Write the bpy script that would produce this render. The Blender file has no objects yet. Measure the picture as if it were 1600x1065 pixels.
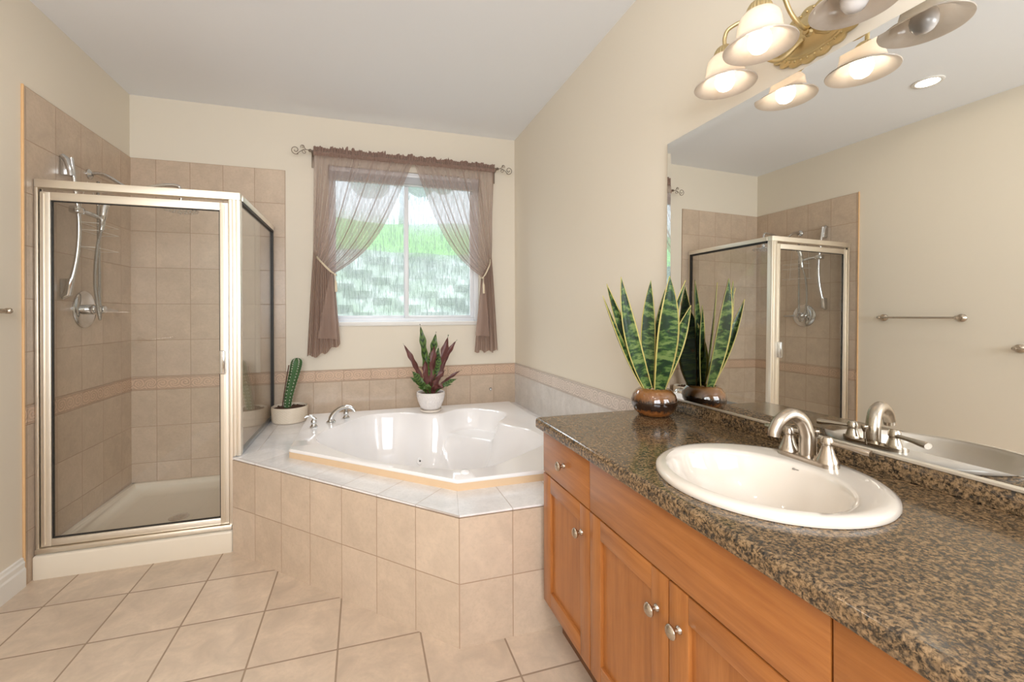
import bpy, bmesh, math, random
from mathutils import Vector, Matrix
import numpy as np
random.seed(7)
scn = bpy.context.scene
PI = math.pi
R_ = math.radians

# ------------------------------------------------------------------ camera, sky, light, exposure
D, R, L, H = 3.605, 1.3128, -1.5776, 2.866          # back wall y, right wall x, left wall x, ceiling z
YR = -1.5                                            # rear wall y (behind the camera)
F_PX, CX, CY, YAW, ROLL = 664.52, 764.34, 491.43, 16.526, 0.225
cam_d = bpy.data.cameras.new('camera'); cam = bpy.data.objects.new('camera', cam_d)
scn.collection.objects.link(cam); scn.camera = cam
cam_d.sensor_width = 36; cam_d.lens = 36 * F_PX / 1600
cam_d.shift_x = (800 - CX) / 1600; cam_d.shift_y = -(532.5 - CY) / 1600
cam_d.clip_start = 0.02; cam_d.clip_end = 200
cam.matrix_world = (Matrix.Translation((0, 0, 1.3)) @ Matrix.Rotation(R_(-YAW), 4, 'Z')
                    @ Matrix.Rotation(R_(90), 4, 'X') @ Matrix.Rotation(R_(-ROLL), 4, 'Z'))

w = bpy.data.worlds.new('sky'); scn.world = w; w.use_nodes = True
bg = w.node_tree.nodes['Background']
bg.inputs['Color'].default_value = (0.80, 0.90, 1.0, 1); bg.inputs['Strength'].default_value = 1.5

def area(name, loc, rot, sx, sy, power, col):
    d = bpy.data.lights.new(name, 'AREA'); d.shape = 'RECTANGLE'; d.size = sx; d.size_y = sy
    d.energy = power; d.color = col
    o = bpy.data.objects.new(name, d); scn.collection.objects.link(o)
    o.location = loc; o.rotation_euler = rot
    return o
# added fill light, set in an invented window opening behind the camera
area('rear_fill_light', (-0.15, YR - 0.04, 1.75), (R_(90), 0, 0), 1.85, 1.45, 95, (0.93, 0.96, 1.0))
# daylight entering by the window over the tub
area('tub_window_daylight', (0.36, D + 1.15, 3.45), (R_(-38), 0, 0), 2.2, 1.3, 230, (0.88, 0.95, 1.0))

scn.view_settings.view_transform = 'Standard'
scn.view_settings.look = 'None'
scn.view_settings.exposure = 0.0
scn.view_settings.gamma = 1.0
scn.view_settings.use_curve_mapping = False
cy = scn.cycles
cy.use_denoising = True
cy.max_bounces = 10; cy.diffuse_bounces = 5; cy.glossy_bounces = 6; cy.transmission_bounces = 6
cy.transparent_max_bounces = 24; cy.sample_clamp_indirect = 6.0
cy.caustics_reflective = False; cy.caustics_refractive = False

# ------------------------------------------------------------------ node helpers
def new_mat(name):
    m = bpy.data.materials.new(name); m.use_nodes = True
    nt = m.node_tree; nt.nodes.clear()
    out = nt.nodes.new('ShaderNodeOutputMaterial')
    return m, nt, out
class NG:
    def __init__(s, nt): s.nt = nt
    def n(s, t, **k):
        x = s.nt.nodes.new(t)
        for a, b in k.items(): setattr(x, a, b)
        return x
    def put(s, sock, v):
        if isinstance(v, bpy.types.NodeSocket): s.nt.links.new(v, sock)
        elif v is not None:
            try: sock.default_value = v
            except Exception: sock.default_value = (*v, 1) if len(v) == 3 else v[:3]
    def m(s, op, a, b=None, c=None, clamp=False):
        x = s.n('ShaderNodeMath', operation=op); x.use_clamp = clamp
        s.put(x.inputs[0], a)
        if b is not None: s.put(x.inputs[1], b)
        if c is not None: s.put(x.inputs[2], c)
        return x.outputs[0]
    def pos(s): return s.n('ShaderNodeNewGeometry').outputs['Position']
    def dot(s, v, d):
        x = s.n('ShaderNodeVectorMath', operation='DOT_PRODUCT'); s.put(x.inputs[0], v); s.put(x.inputs[1], d)
        return x.outputs['Value']
    def comb(s, x_, y_, z_):
        x = s.n('ShaderNodeCombineXYZ'); s.put(x.inputs[0], x_); s.put(x.inputs[1], y_); s.put(x.inputs[2], z_)
        return x.outputs[0]
    def scale(s, v, k):
        x = s.n('ShaderNodeVectorMath', operation='MULTIPLY'); s.put(x.inputs[0], v); s.put(x.inputs[1], k)
        return x.outputs[0]
    def noise(s, v, sc, det=3, rough=0.5, dist=0.0):
        x = s.n('ShaderNodeTexNoise'); s.put(x.inputs['Vector'], v); s.put(x.inputs['Scale'], sc)
        s.put(x.inputs['Detail'], det); s.put(x.inputs['Roughness'], rough); s.put(x.inputs['Distortion'], dist)
        return x.outputs['Fac']
    def ramp(s, f, stops):
        x = s.n('ShaderNodeValToRGB'); e = x.color_ramp.elements
        while len(e) > 1: e.remove(e[-1])
        e[0].position = stops[0][0]; e[0].color = (*stops[0][1], 1)
        for p_, c_ in stops[1:]:
            q = e.new(p_); q.color = (*c_, 1)
        s.put(x.inputs[0], f); return x.outputs[0]
    def mix(s, f, a, b, mode='MIX'):
        x = s.n('ShaderNodeMix', data_type='RGBA', blend_type=mode)
        s.put(x.inputs[0], f); s.put(x.inputs[6], a if not isinstance(a, tuple) else (*a, 1)); s.put(x.inputs[7], b if not isinstance(b, tuple) else (*b, 1))
        return x.outputs[2]
    def bump(s, h, strength=0.3, dist=0.001, normal=None):
        x = s.n('ShaderNodeBump'); s.put(x.inputs['Height'], h); x.inputs['Strength'].default_value = strength
        x.inputs['Distance'].default_value = dist
        if normal is not None: s.put(x.inputs['Normal'], normal)
        return x.outputs[0]
    def bsdf(s, out, col=None, rough=0.5, metal=0.0, normal=None, spec=0.5, coat=0.0, coat_r=0.05, **k):
        x = s.n('ShaderNodeBsdfPrincipled')
        s.put(x.inputs['Base Color'], (*col, 1) if isinstance(col, tuple) and len(col) == 3 else col)
        s.put(x.inputs['Roughness'], rough); s.put(x.inputs['Metallic'], metal)
        s.put(x.inputs['Specular IOR Level'], spec); s.put(x.inputs['Coat Weight'], coat); s.put(x.inputs['Coat Roughness'], coat_r)
        if normal is not None: s.put(x.inputs['Normal'], normal)
        for a, b in k.items(): s.put(x.inputs[a], b)
        if out is not None: s.nt.links.new(x.outputs[0], out.inputs['Surface'])
        return x.outputs[0]

def plain(name, col, rough=0.5, metal=0.0, var=0.04, nsc=6.0, bump=0.0, bsc=200.0, **k):
    m, nt, out = new_mat(name); g = NG(nt)
    oc = g.n('ShaderNodeTexCoord').outputs['Object']
    f = g.noise(oc, nsc, 3)
    c = g.mix(f, tuple(max(0, x * (1 - var)) for x in col), tuple(min(1, x * (1 + var)) for x in col))
    nrm = g.bump(g.noise(oc, bsc, 2), bump, 0.0006) if bump else None
    g.bsdf(out, c, rough, metal, nrm, **k)
    return m

def tile_mat(name, U, u0, tw, V, v0, th, col, grout, gw=0.003, rough=0.22, var=0.08, dark=0.75, border=False):
    """glazed tiles laid on world axes U and V; joints where (p.U-u0)/tw or (p.V-v0)/th is whole"""
    m, nt, out = new_mat(name); g = NG(nt); p = g.pos()
    a = g.m('DIVIDE', g.m('SUBTRACT', g.dot(p, U), u0), tw)
    b = g.m('DIVIDE', g.m('SUBTRACT', g.dot(p, V), v0), th)
    fa, fb = g.m('FRACT', a), g.m('FRACT', b)
    da = g.m('MULTIPLY', g.m('MINIMUM', fa, g.m('SUBTRACT', 1.0, fa)), tw)
    db = g.m('MULTIPLY', g.m('MINIMUM', fb, g.m('SUBTRACT', 1.0, fb)), th)
    d = g.m('MINIMUM', da, db)
    mask = g.m('MULTIPLY', g.m('SUBTRACT', d, gw * 0.5), 1200.0, clamp=True)
    wn = g.n('ShaderNodeTexWhiteNoise'); g.put(wn.inputs['Vector'], g.comb(g.m('FLOOR', a), g.m('FLOOR', b), 0.0))
    cell = wn.outputs['Value']
    pv = g.n('ShaderNodeVectorMath', operation='ADD'); g.put(pv.inputs[0], p); g.put(pv.inputs[1], g.scale(wn.outputs['Color'], (3, 3, 3)))
    n1 = g.noise(pv.outputs[0], 9.0, 5, 0.6, 0.6)
    n2 = g.noise(p, 60.0, 4, 0.7)
    lo = tuple(x * (1 - var * 1.6) for x in col); hi = tuple(min(1, x * (1 + var)) for x in col)
    tcol = g.mix(g.m('MULTIPLY', g.m('SUBTRACT', n1, 0.3), 2.2, clamp=True), lo, hi)
    tcol = g.mix(g.m('MULTIPLY', g.m('SUBTRACT', n2, 0.45), 1.6, clamp=True), tcol, tuple(x * dark for x in col))
    tcol = g.mix(0.10, tcol, g.mix(cell, (0.35, 0.3, 0.25), (0.9, 0.8, 0.7)))
    hgt = mask
    if border:      # raised scroll ornament running along the band
        sa = g.m('MULTIPLY', g.m('SUBTRACT', g.m('FRACT', g.m('MULTIPLY', a, 3.0)), 0.5), tw / 3)
        sb = g.m('MULTIPLY', g.m('SUBTRACT', fb, 0.5), th)
        sb = g.m('MULTIPLY', sb, 1.15)
        rr = g.m('SQRT', g.m('ADD', g.m('MULTIPLY', sa, sa), g.m('MULTIPLY', sb, sb)))
        th_ = g.m('ARCTAN2', sb, sa)
        par = g.m('SUBTRACT', g.m('MULTIPLY', g.m('MODULO', g.m('FLOOR', g.m('MULTIPLY', a, 3.0)), 2.0), 2.0), 1.0)
        sp = g.m('SINE', g.m('ADD', g.m('MULTIPLY', rr, 360.0), g.m('ADD', g.m('MULTIPLY', th_, par), g.m('MULTIPLY', g.noise(p, 38.0, 2), 7.0))))
        sp = g.m('MULTIPLY', g.m('ADD', sp, 0.35), 1.6, clamp=True)
        edge = g.m('MULTIPLY', g.m('SUBTRACT', db, 0.010), 600.0, clamp=True)
        line = g.m('MULTIPLY', g.m('SUBTRACT', db, 0.0065), 900.0, clamp=True)
        orn = g.m('MULTIPLY', sp, edge)
        tcol = g.mix(g.m('MULTIPLY', orn, 0.8), tcol, tuple(x * 1.25 for x in col))
        tcol = g.mix(g.m('MULTIPLY', g.m('SUBTRACT', line, edge), 0.6), tcol, tuple(x * 0.6 for x in col))
        hgt = g.m('ADD', mask, g.m('MULTIPLY', orn, 0.8))
    fin = g.mix(mask, grout, tcol)
    nrm = g.bump(hgt, 0.5, 0.0012)
    nrm = g.bump(g.noise(p, 14.0, 2), 0.05, 0.004, nrm)
    rgh = g.m('ADD', g.m('MULTIPLY', g.m('SUBTRACT', 1.0, mask), 0.5), g.m('ADD', rough, g.m('MULTIPLY', n2, 0.06)))
    g.bsdf(out, fin, rgh, 0.0, nrm)
    return m

def metal(name, col, rough, brushed=False):
    m, nt, out = new_mat(name); g = NG(nt); oc = g.n('ShaderNodeTexCoord').outputs['Object']
    f = g.noise(g.scale(oc, (60, 60, 900)) if brushed else oc, 3.0 if brushed else 30.0, 2)
    g.bsdf(out, (*col, 1), g.m('ADD', rough - 0.03, g.m('MULTIPLY', f, 0.06)), 1.0)
    return m

def schlick(g, f0=0.04, k=0.96):
    geo = g.n('ShaderNodeNewGeometry')
    x = g.n('ShaderNodeVectorMath', operation='DOT_PRODUCT'); g.put(x.inputs[0], geo.outputs['Normal']); g.put(x.inputs[1], geo.outputs['Incoming'])
    c = g.m('ABSOLUTE', x.outputs['Value'])
    return g.m('ADD', f0, g.m('MULTIPLY', k, g.m('POWER', g.m('SUBTRACT', 1.0, c), 5.0)), clamp=True), c

def clear_glass(name, tint=(0.93, 0.96, 0.94), f0=0.04):
    m, nt, out = new_mat(name); g = NG(nt)
    f, c = schlick(g, f0)
    tr = g.n('ShaderNodeBsdfTransparent'); g.put(tr.inputs[0], (*tint, 1))
    gl = g.n('ShaderNodeBsdfGlossy'); gl.inputs['Roughness'].default_value = 0.01
    mx = g.n('ShaderNodeMixShader'); g.put(mx.inputs[0], f); g.put(mx.inputs[1], tr.outputs[0]); g.put(mx.inputs[2], gl.outputs[0])
    nt.links.new(mx.outputs[0], out.inputs['Surface'])
    return m

def wood(name, vertical=True):
    m, nt, out = new_mat(name); g = NG(nt); p = g.pos()
    s = (26, 26, 1.6) if vertical else (26, 1.6, 26)
    n1 = g.noise(g.scale(p, s), 1.6, 6, 0.62, 0.35)
    n2 = g.noise(g.scale(p, tuple(x * 5 for x in s)), 2.2, 3, 0.6)
    n3 = g.noise(p, 3.5, 3, 0.5, 1.0)
    c = g.ramp(n1, [(0.28, (0.30, 0.098, 0.022)), (0.5, (0.38, 0.138, 0.032)), (0.72, (0.46, 0.18, 0.048))])
    c = g.mix(g.m('MULTIPLY', g.m('SUBTRACT', n2, 0.5), 1.1, clamp=True), c, (0.22, 0.062, 0.014))
    c = g.mix(g.m('MULTIPLY', g.m('SUBTRACT', n3, 0.45), 0.9, clamp=True), c, (0.50, 0.205, 0.06))
    g.bsdf(out, c, 0.33, 0.0, g.bump(n1, 0.05, 0.001), coat=0.25, coat_r=0.22)
    return m

def granite():
    m, nt, out = new_mat('granite'); g = NG(nt); p = g.pos()
    a = g.noise(p, 150.0, 5, 0.7, 0.4)
    b = g.noise(p, 70.0, 3, 0.6, 0.3)
    v = g.n('ShaderNodeTexVoronoi'); g.put(v.inputs['Vector'], p); v.inputs['Scale'].default_value = 150.0
    c = g.ramp(a, [(0.36, (0.010, 0.009, 0.008)), (0.44, (0.06, 0.040, 0.022)), (0.50, (0.17, 0.108, 0.055)), (0.58, (0.30, 0.19, 0.097)), (0.74, (0.40, 0.27, 0.15))])
    c = g.mix(g.m('MULTIPLY', g.m('SUBTRACT', b, 0.52), 5.0, clamp=True), c, (0.035, 0.032, 0.028))
    c = g.mix(g.m('MULTIPLY', g.m('SUBTRACT', v.outputs['Color'], 0.72), 1.2, clamp=True), c, (0.36, 0.24, 0.14))
    g.bsdf(out, c, g.m('ADD', 0.10, g.m('MULTIPLY', a, 0.08)), spec=0.6)
    return m

# ------------------------------------------------------------------ mesh helpers
class B:
    def __init__(s): s.bm = bmesh.new(); s.uv = None
    def box(s, x0, x1, y0, y1, z0, z1, bev=0.0, seg=2):
        vs = [s.bm.verts.new(q) for q in ((x0, y0, z0), (x1, y0, z0), (x1, y1, z0), (x0, y1, z0), (x0, y0, z1), (x1, y0, z1), (x1, y1, z1), (x0, y1, z1))]
        fs = [s.bm.faces.new([vs[i] for i in f]) for f in ((0, 3, 2, 1), (4, 5, 6, 7), (0, 1, 5, 4), (1, 2, 6, 5), (2, 3, 7, 6), (3, 0, 4, 7))]
        if bev > 0:
            es = list({e for f in fs for e in f.edges})
            bmesh.ops.bevel(s.bm, geom=es, offset=bev, segments=seg, profile=0.5, affect='EDGES', clamp_overlap=True)
        return s
    def prism(s, poly, z0, z1, bev=0.0):
        lo = [s.bm.verts.new((x, y, z0)) for x, y in poly]; hi = [s.bm.verts.new((x, y, z1)) for x, y in poly]
        n = len(poly); fs = [s.bm.faces.new(lo[::-1]), s.bm.faces.new(hi)]
        for i in range(n): fs.append(s.bm.faces.new((lo[i], lo[(i + 1) % n], hi[(i + 1) % n], hi[i])))
        if bev > 0:
            es = list({e for f in fs for e in f.edges})
            bmesh.ops.bevel(s.bm, geom=es, offset=bev, segments=2, profile=0.5, affect='EDGES', clamp_overlap=True)
        return s
    def revolve(s, prof, center=(0, 0, 0), axis=(0, 0, 1), seg=40, sx=1.0, sy=1.0, rfun=None, close=True):
        """prof: (radius, height) pairs along the axis"""
        q = Vector((0, 0, 1)).rotation_difference(Vector(axis).normalized()).to_matrix()
        c = Vector(center); rings = []
        for r, z in prof:
            ring = []
            if r < 1e-6:
                ring = [s.bm.verts.new(c + q @ Vector((0, 0, z)))] * seg
            else:
                for i in range(seg):
                    t = 2 * PI * i / seg
                    rr = r + (rfun(t, z) if rfun else 0)
                    ring.append(s.bm.verts.new(c + q @ Vector((rr * math.cos(t) * sx, rr * math.sin(t) * sy, z))))
            rings.append(ring)
        for a, b in zip(rings, rings[1:]):
            for i in range(seg):
                j = (i + 1) % seg
                f = []
                for v in (a[i], a[j], b[j], b[i]):
                    if v not in f: f.append(v)
                if len(f) > 2:
                    try: s.bm.faces.new(f)
                    except ValueError: pass
        return s
    def tube(s, pts, r, seg=12, cap=True, sq=1.0, up=None):
        pts = [Vector(p) for p in pts]; n = len(pts)
        rs = r if isinstance(r, (list, tuple)) else [r] * n
        t0 = (pts[1] - pts[0]).normalized()
        ref = Vector(up) if up else (Vector((0, 0, 1)) if abs(t0.z) < 0.9 else Vector((1, 0, 0)))
        nrm = (ref - t0 * ref.dot(t0)).normalized(); rings = []
        for i, p_ in enumerate(pts):
            t = ((pts[min(i + 1, n - 1)] - pts[max(i - 1, 0)])).normalized()
            nrm = (nrm - t * nrm.dot(t)).normalized(); bi = t.cross(nrm)
            rings.append([s.bm.verts.new(p_ + (nrm * math.cos(2 * PI * k / seg) * sq + bi * math.sin(2 * PI * k / seg)) * rs[i]) for k in range(seg)])
        for a, b in zip(rings, rings[1:]):
            for k in range(seg):
                s.bm.faces.new((a[k], a[(k + 1) % seg], b[(k + 1) % seg], b[k]))
        if cap:
            s.bm.faces.new(rings[0][::-1]); s.bm.faces.new(rings[-1])
        return s
    def grid(s, P, uv=False):
        """P[i][j] points"""
        ni, nj = len(P), len(P[0])
        V = [[s.bm.verts.new(P[i][j]) for j in range(nj)] for i in range(ni)]
        if uv and s.uv is None: s.uv = s.bm.loops.layers.uv.new('uv')
        for i in range(ni - 1):
            for j in range(nj - 1):
                f = s.bm.faces.new((V[i][j], V[i][j + 1], V[i + 1][j + 1], V[i + 1][j]))
                if uv:
                    for lp, (a, b) in zip(f.loops, ((i, j), (i, j + 1), (i + 1, j + 1), (i + 1, j))):
                        lp[s.uv].uv = (b / (nj - 1), a / (ni - 1))
        return s
    def ball(s, c, r, sub=2, sc=(1, 1, 1)):
        res = bmesh.ops.create_icosphere(s.bm, subdivisions=sub, radius=r)
        for v in res['verts']: v.co = Vector((v.co.x * sc[0], v.co.y * sc[1], v.co.z * sc[2])) + Vector(c)
        return s
    def obj(s, name, mat, parent=None, smooth=True, ang=38, loc=None, fix=True):
        if fix: bmesh.ops.recalc_face_normals(s.bm, faces=s.bm.faces)
        base = Vector(parent['_b']) if parent is not None else (Vector(loc) if loc else Vector((0, 0, 0)))
        for v in s.bm.verts: v.co -= base
        me = bpy.data.meshes.new(name); s.bm.to_mesh(me); s.bm.free()
        if smooth:
            me.polygons.foreach_set('use_smooth', [True] * len(me.polygons)); me.set_sharp_from_angle(angle=R_(ang))
        me.materials.append(mat)
        o = bpy.data.objects.new(name, me); scn.collection.objects.link(o)
        o['_b'] = tuple(base)
        if parent is not None: o.parent = parent
        else: o.location = base
        return o
def thing(name, label, cat, base, group=None, kind=None):
    o = bpy.data.objects.new(name, None); scn.collection.objects.link(o)
    o.location = base; o['_b'] = tuple(base); o.empty_display_size = 0.1
    tag(o, label, cat, group, kind); return o
def tag(o, label=None, cat=None, group=None, kind=None):
    if label: o['label'] = label
    if cat: o['category'] = cat
    if group: o['group'] = group
    if kind: o['kind'] = kind
    return o
def struct(o, label, cat):
    return tag(o, label, cat, kind='structure')

def smoothpath(pts, n=8):
    """Catmull-Rom through pts"""
    P = [Vector(p) for p in pts]; P = [2 * P[0] - P[1]] + P + [2 * P[-1] - P[-2]]; out = []
    for i in range(1, len(P) - 2):
        for k in range(n):
            t = k / n
            out.append(0.5 * ((2 * P[i]) + (-P[i - 1] + P[i + 1]) * t + (2 * P[i - 1] - 5 * P[i] + 4 * P[i + 1] - P[i + 2]) * t * t + (-P[i - 1] + 3 * P[i] - 3 * P[i + 1] + P[i + 2]) * t ** 3))
    out.append(P[-2]); return out

# ------------------------------------------------------------------ materials
M = {}
M['wall'] = plain('wall_paint', (0.785, 0.715, 0.60), 0.85, var=0.015, nsc=1.5, bump=0.08, bsc=420)
M['ceil'] = plain('ceiling_paint', (0.86, 0.875, 0.90), 0.9, var=0.01, nsc=1.5)
M['trimw'] = plain('white_trim_paint', (0.80, 0.78, 0.74), 0.4, var=0.02)
M['vinyl'] = plain('white_vinyl', (0.80, 0.82, 0.85), 0.35, var=0.02)
M['acr'] = plain('tub_acrylic', (0.88, 0.85, 0.84), 0.08, var=0.015, coat=0.4)
M['acrtan'] = plain('tub_edge_bead', (0.72, 0.52, 0.33), 0.25, var=0.05)
M['pan'] = plain('shower_base_acrylic', (0.76, 0.68, 0.56), 0.22, var=0.03)
M['porc'] = plain('sink_porcelain', (0.80, 0.72, 0.63), 0.06, var=0.01, coat=0.5)
M['chrome'] = metal('chrome', (0.66, 0.66, 0.66), 0.10)
M['nickel'] = metal('brushed_nickel', (0.50, 0.43, 0.355), 0.26, True)
M['alu'] = metal('champagne_aluminium', (0.84, 0.77, 0.66), 0.42)
M['aluw'] = metal('pale_aluminium', (0.92, 0.86, 0.76), 0.45)
M['brass'] = metal('antique_brass', (0.60, 0.48, 0.26), 0.42)
M['iron'] = plain('bronze_rod', (0.22, 0.17, 0.13), 0.45, 0.6)
M['dark'] = plain('dark_gasket', (0.015, 0.013, 0.012), 0.5)
M['glass'] = clear_glass('shower_glass', (0.985, 0.99, 0.985))
M['woodv'] = wood('maple_vertical', True)
M['woodh'] = wood('maple_horizontal', False)
M['granite'] = granite()
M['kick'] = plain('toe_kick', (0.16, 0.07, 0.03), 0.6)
M['soil'] = plain('soil', (0.09, 0.045, 0.025), 0.9, var=0.5, nsc=120, bump=0.8, bsc=300)
M['rope'] = plain('cream_cord', (0.72, 0.62, 0.46), 0.7, var=0.1, nsc=90, bump=0.5, bsc=500)

TW, TH = 0.2113, 0.2585
TC = (0.62, 0.485, 0.365); GR = (0.40, 0.28, 0.19); BC = (0.57, 0.40, 0.285)
X, Y, Z = (1, 0, 0), (0, 1, 0), (0, 0, 1)
DG = (math.sqrt(.5), -math.sqrt(.5), 0); DN = (math.sqrt(.5), math.sqrt(.5), 0)
M['t_back'] = tile_mat('tile_back', X, -0.573, TW, Z, 2.42, TH, TC, GR)
M['t_backlow'] = tile_mat('tile_back_low', X, -0.375, TW, Z, 0.772, TH, TC, GR)
M['t_backlow0'] = tile_mat('tile_shower_low', X, -0.573, TW, Z, 0.772, TH, TC, GR)
M['t_left'] = tile_mat('tile_left', Y, 2.624, TW, Z, 2.42, TH, TC, GR)
M['t_leftlow'] = tile_mat('tile_left_low', Y, 2.624, TW, Z, 0.772, TH, TC, GR)
M['t_right'] = tile_mat('tile_right', Y, 2.602, TW, Z, 0.772, TH, (0.76, 0.73, 0.70), (0.58, 0.52, 0.48))
M['b_back'] = tile_mat('border_back', X, -0.573, TW, Z, 0.772, 0.094, BC, GR, border=True)
M['b_left'] = tile_mat('border_left', Y, 2.624, TW, Z, 0.772, 0.094, BC, GR, border=True)
M['b_right'] = tile_mat('border_right', Y, 2.602, TW, Z, 0.772, 0.094, (0.66, 0.58, 0.52), (0.5, 0.42, 0.37), border=True)
cx0, cy0, cx1, cy1, DK = -0.6914, 2.6461, 0.3556, 1.6222, 0.5178
sd = math.sqrt(.5)
M['t_face'] = tile_mat('tile_tub_face', DG, (cx1 - cy1) * sd, TW, Z, -0.009, 0.2585, TC, GR)
M['t_face2'] = tile_mat('tile_tub_front', X, cx1 + 0.222, TW + 0.01, Z, -0.009, 0.2585, TC, GR)
DC = (0.88, 0.86, 0.86); DGR = (0.50, 0.44, 0.40)
M['t_deck1'] = tile_mat('tile_deck_diagonal', DG, (cx1 - cy1) * sd, TW, DN, (cx1 + cy1) * sd, 0.6, DC, DGR, rough=0.12)
M['t_deck2'] = tile_mat('tile_deck_front', X, cx1 + 0.222, TW + 0.01, Y, cy1 - 0.01, 0.6, DC, DGR, rough=0.12)
M['t_deck3'] = tile_mat('tile_deck_side', X, -0.375, TW, Y, 3.60, TH, DC, DGR, rough=0.12)
FS = 0.3202
M['floor'] = tile_mat('tile_floor', X, -1.3798, FS, Y, 2.7172, FS, (0.66, 0.525, 0.40), (0.33, 0.24, 0.17), gw=0.006, rough=0.30, var=0.13, dark=0.80)

# ------------------------------------------------------------------ room shell
WX0, WX1, WZ0, WZ1 = -0.262, 0.985, 1.235, 2.495           # window opening
T = 0.14
b = B().box(L - T, R + T, YR - T, D + T, -0.12, 0.0)
struct(b.obj('floor', M['floor'], smooth=False), 'beige square ceramic floor tiles with brown grout', 'floor')
b = B().box(L - T, R + T, YR - T, D + T, H, H + 0.12)
struct(b.obj('ceiling', M['ceil'], smooth=False), 'flat pale grey painted ceiling', 'ceiling')
b = B().box(L - T, L, YR - T, D + T, 0, H)
wl = struct(b.obj('wall_left', M['wall'], smooth=False), 'cream painted wall beside the shower', 'wall')
b = B().box(R, R + T, YR - T, D + T, 0, H)
wr = struct(b.obj('wall_right', M['wall'], smooth=False), 'cream painted wall behind the vanity mirror', 'wall')
def holed(y0, y1, x0, x1, z0, z1):
    b = B(); b.box(L, x0, y0, y1, 0, H); b.box(x1, R, y0, y1, 0, H); b.box(x0, x1, y0, y1, 0, z0); b.box(x0, x1, y0, y1, z1, H)
    return b
wb = struct(holed(D, D + T, WX0, WX1, WZ0, WZ1).obj('wall_back', M['wall'], smooth=False), 'cream painted wall with the curtained window', 'wall')
wre = struct(holed(YR - T, YR, -1.1, 0.8, 1.0, 2.5).obj('wall_rear', M['wall'], smooth=False), 'cream painted wall with an added window opposite the tub', 'wall')  # opening made for the added window
# unseen window added to the rear wall to go with the fill light
b = B()
for q in ((-1.1, -1.05, 1.0, 2.5), (0.75, 0.8, 1.0, 2.5), (-1.05, 0.75, 1.0, 1.05), (-1.05, 0.75, 2.45, 2.5), (-0.18, -0.12, 1.05, 2.45)):
    b.box(q[0], q[1], YR - 0.035, YR + 0.012, q[2], q[3], 0.003)
struct(b.obj('fill_window', M['vinyl']), 'added white framed window for fill light behind the viewpoint', 'window')

# tiles on the walls (children of their wall)
t = 0.008
TX = -0.573
B().box(L + t, TX, D - t, D, 0.866, 2.42).obj('tile_field', M['t_back'], wb, False)
B().box(L + t, TX, D - t, D, 0.0, 0.772).obj('tile_field', M['t_backlow0'], wb, False)
B().box(TX, R - t, D - t, D, 0.0, 0.772).obj('tile_field', M['t_backlow'], wb, False)
B().box(L + t, R - t, D - t - 0.002, D, 0.772, 0.866, 0.002).obj('tile_border', M['b_back'], wb, False)
TY = 2.612
B().box(L, L + t, TY, D, 0.866, 2.42).obj('tile_field', M['t_left'], wl, False)
B().box(L, L + t, TY, D, 0.0, 0.772).obj('tile_field', M['t_leftlow'], wl, False)
B().box(L, L + t + 0.002, TY, D, 0.772, 0.866, 0.002).obj('tile_border', M['b_left'], wl, False)
B().box(L, L + 0.011, TY - 0.008, TY, 0.0, 2.424, 0.003).obj('tile_edge_trim', plain('tan_edge_trim', (0.70, 0.44, 0.22), 0.45), wl)
VY = 1.6026                                                   # far end of the vanity
B().box(R - t, R, VY + 0.002, D, 0.0, 0.772).obj('tile_field', M['t_right'], wr, False)
B().box(R - t - 0.002, R, VY + 0.002, D, 0.772, 0.866, 0.002).obj('tile_border', M['b_right'], wr, False)
# chrome plug on the splash tiles
b = B().revolve([(0, 0.008), (0.010, 0.007), (0.013, 0.003), (0.014, 0.0)], (1.077, D - t, 0.646), (0, -1, 0), 24)
b.box(1.074, 1.080, D - t - 0.010, D - t - 0.004, 0.625, 0.648, 0.002)
tag(b.obj('wall_hook', M['chrome'], loc=(1.077, D - t, 0.646)), 'tiny chrome hook on the splash tiles near the corner', 'hook')

# baseboard on the left wall
prof = [(0, 0), (0.016, 0), (0.016, 0.085), (0.012, 0.095), (0.013, 0.118), (0.008, 0.126), (0.007, 0.138), (0, 0.142)]
b = B(); lo = [b.bm.verts.new((L + x, YR, z)) for x, z in prof]; hi = [b.bm.verts.new((L + x, TY - 0.01, z)) for x, z in prof]
n = len(prof)
for i in range(n): b.bm.faces.new((lo[i], lo[(i + 1) % n], hi[(i + 1) % n], hi[i]))
b.bm.faces.new(lo); b.bm.faces.new(hi)
struct(b.obj('baseboard_left', M['trimw'], smooth=False), 'white moulded baseboard ending at the shower tiles', 'baseboard')

# ------------------------------------------------------------------ window over the tub
wn_ = thing('window_1', 'white sliding window with rain-patterned glass above the tub', 'window', (0.36, D + 0.05, WZ0), kind='structure')
y0, y1 = D + 0.045, D + 0.115
fr = 0.042
b = B()
b.box(WX0, WX0 + fr, y0, y1, WZ0, WZ1, 0.004); b.box(WX1 - fr, WX1, y0, y1, WZ0, WZ1, 0.004)
b.box(WX0 + fr, WX1 - fr, y0, y1, WZ0, WZ0 + fr, 0.004); b.box(WX0 + fr, WX1 - fr, y0, y1, WZ1 - fr, WZ1, 0.004)
b.obj('window_frame', M['vinyl'], wn_)
def sash(x0, x1, ya, yb, wd=0.030):
    b = B(); z0, z1 = WZ0 + fr, WZ1 - fr
    b.box(x0, x0 + wd, ya, yb, z0, z1, 0.003); b.box(x1 - wd, x1, ya, yb, z0, z1, 0.003)
    b.box(x0 + wd, x1 - wd, ya, yb, z0, z0 + 0.02, 0.003); b.box(x0 + wd, x1 - wd, ya, yb, z1 - 0.03, z1, 0.003)
    return b
mx = 0.352
s1 = sash(WX0 + fr - 0.012, mx + 0.006, y0 + 0.036, y0 + 0.062, 0.022).obj('sash', M['vinyl'], wn_)
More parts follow.
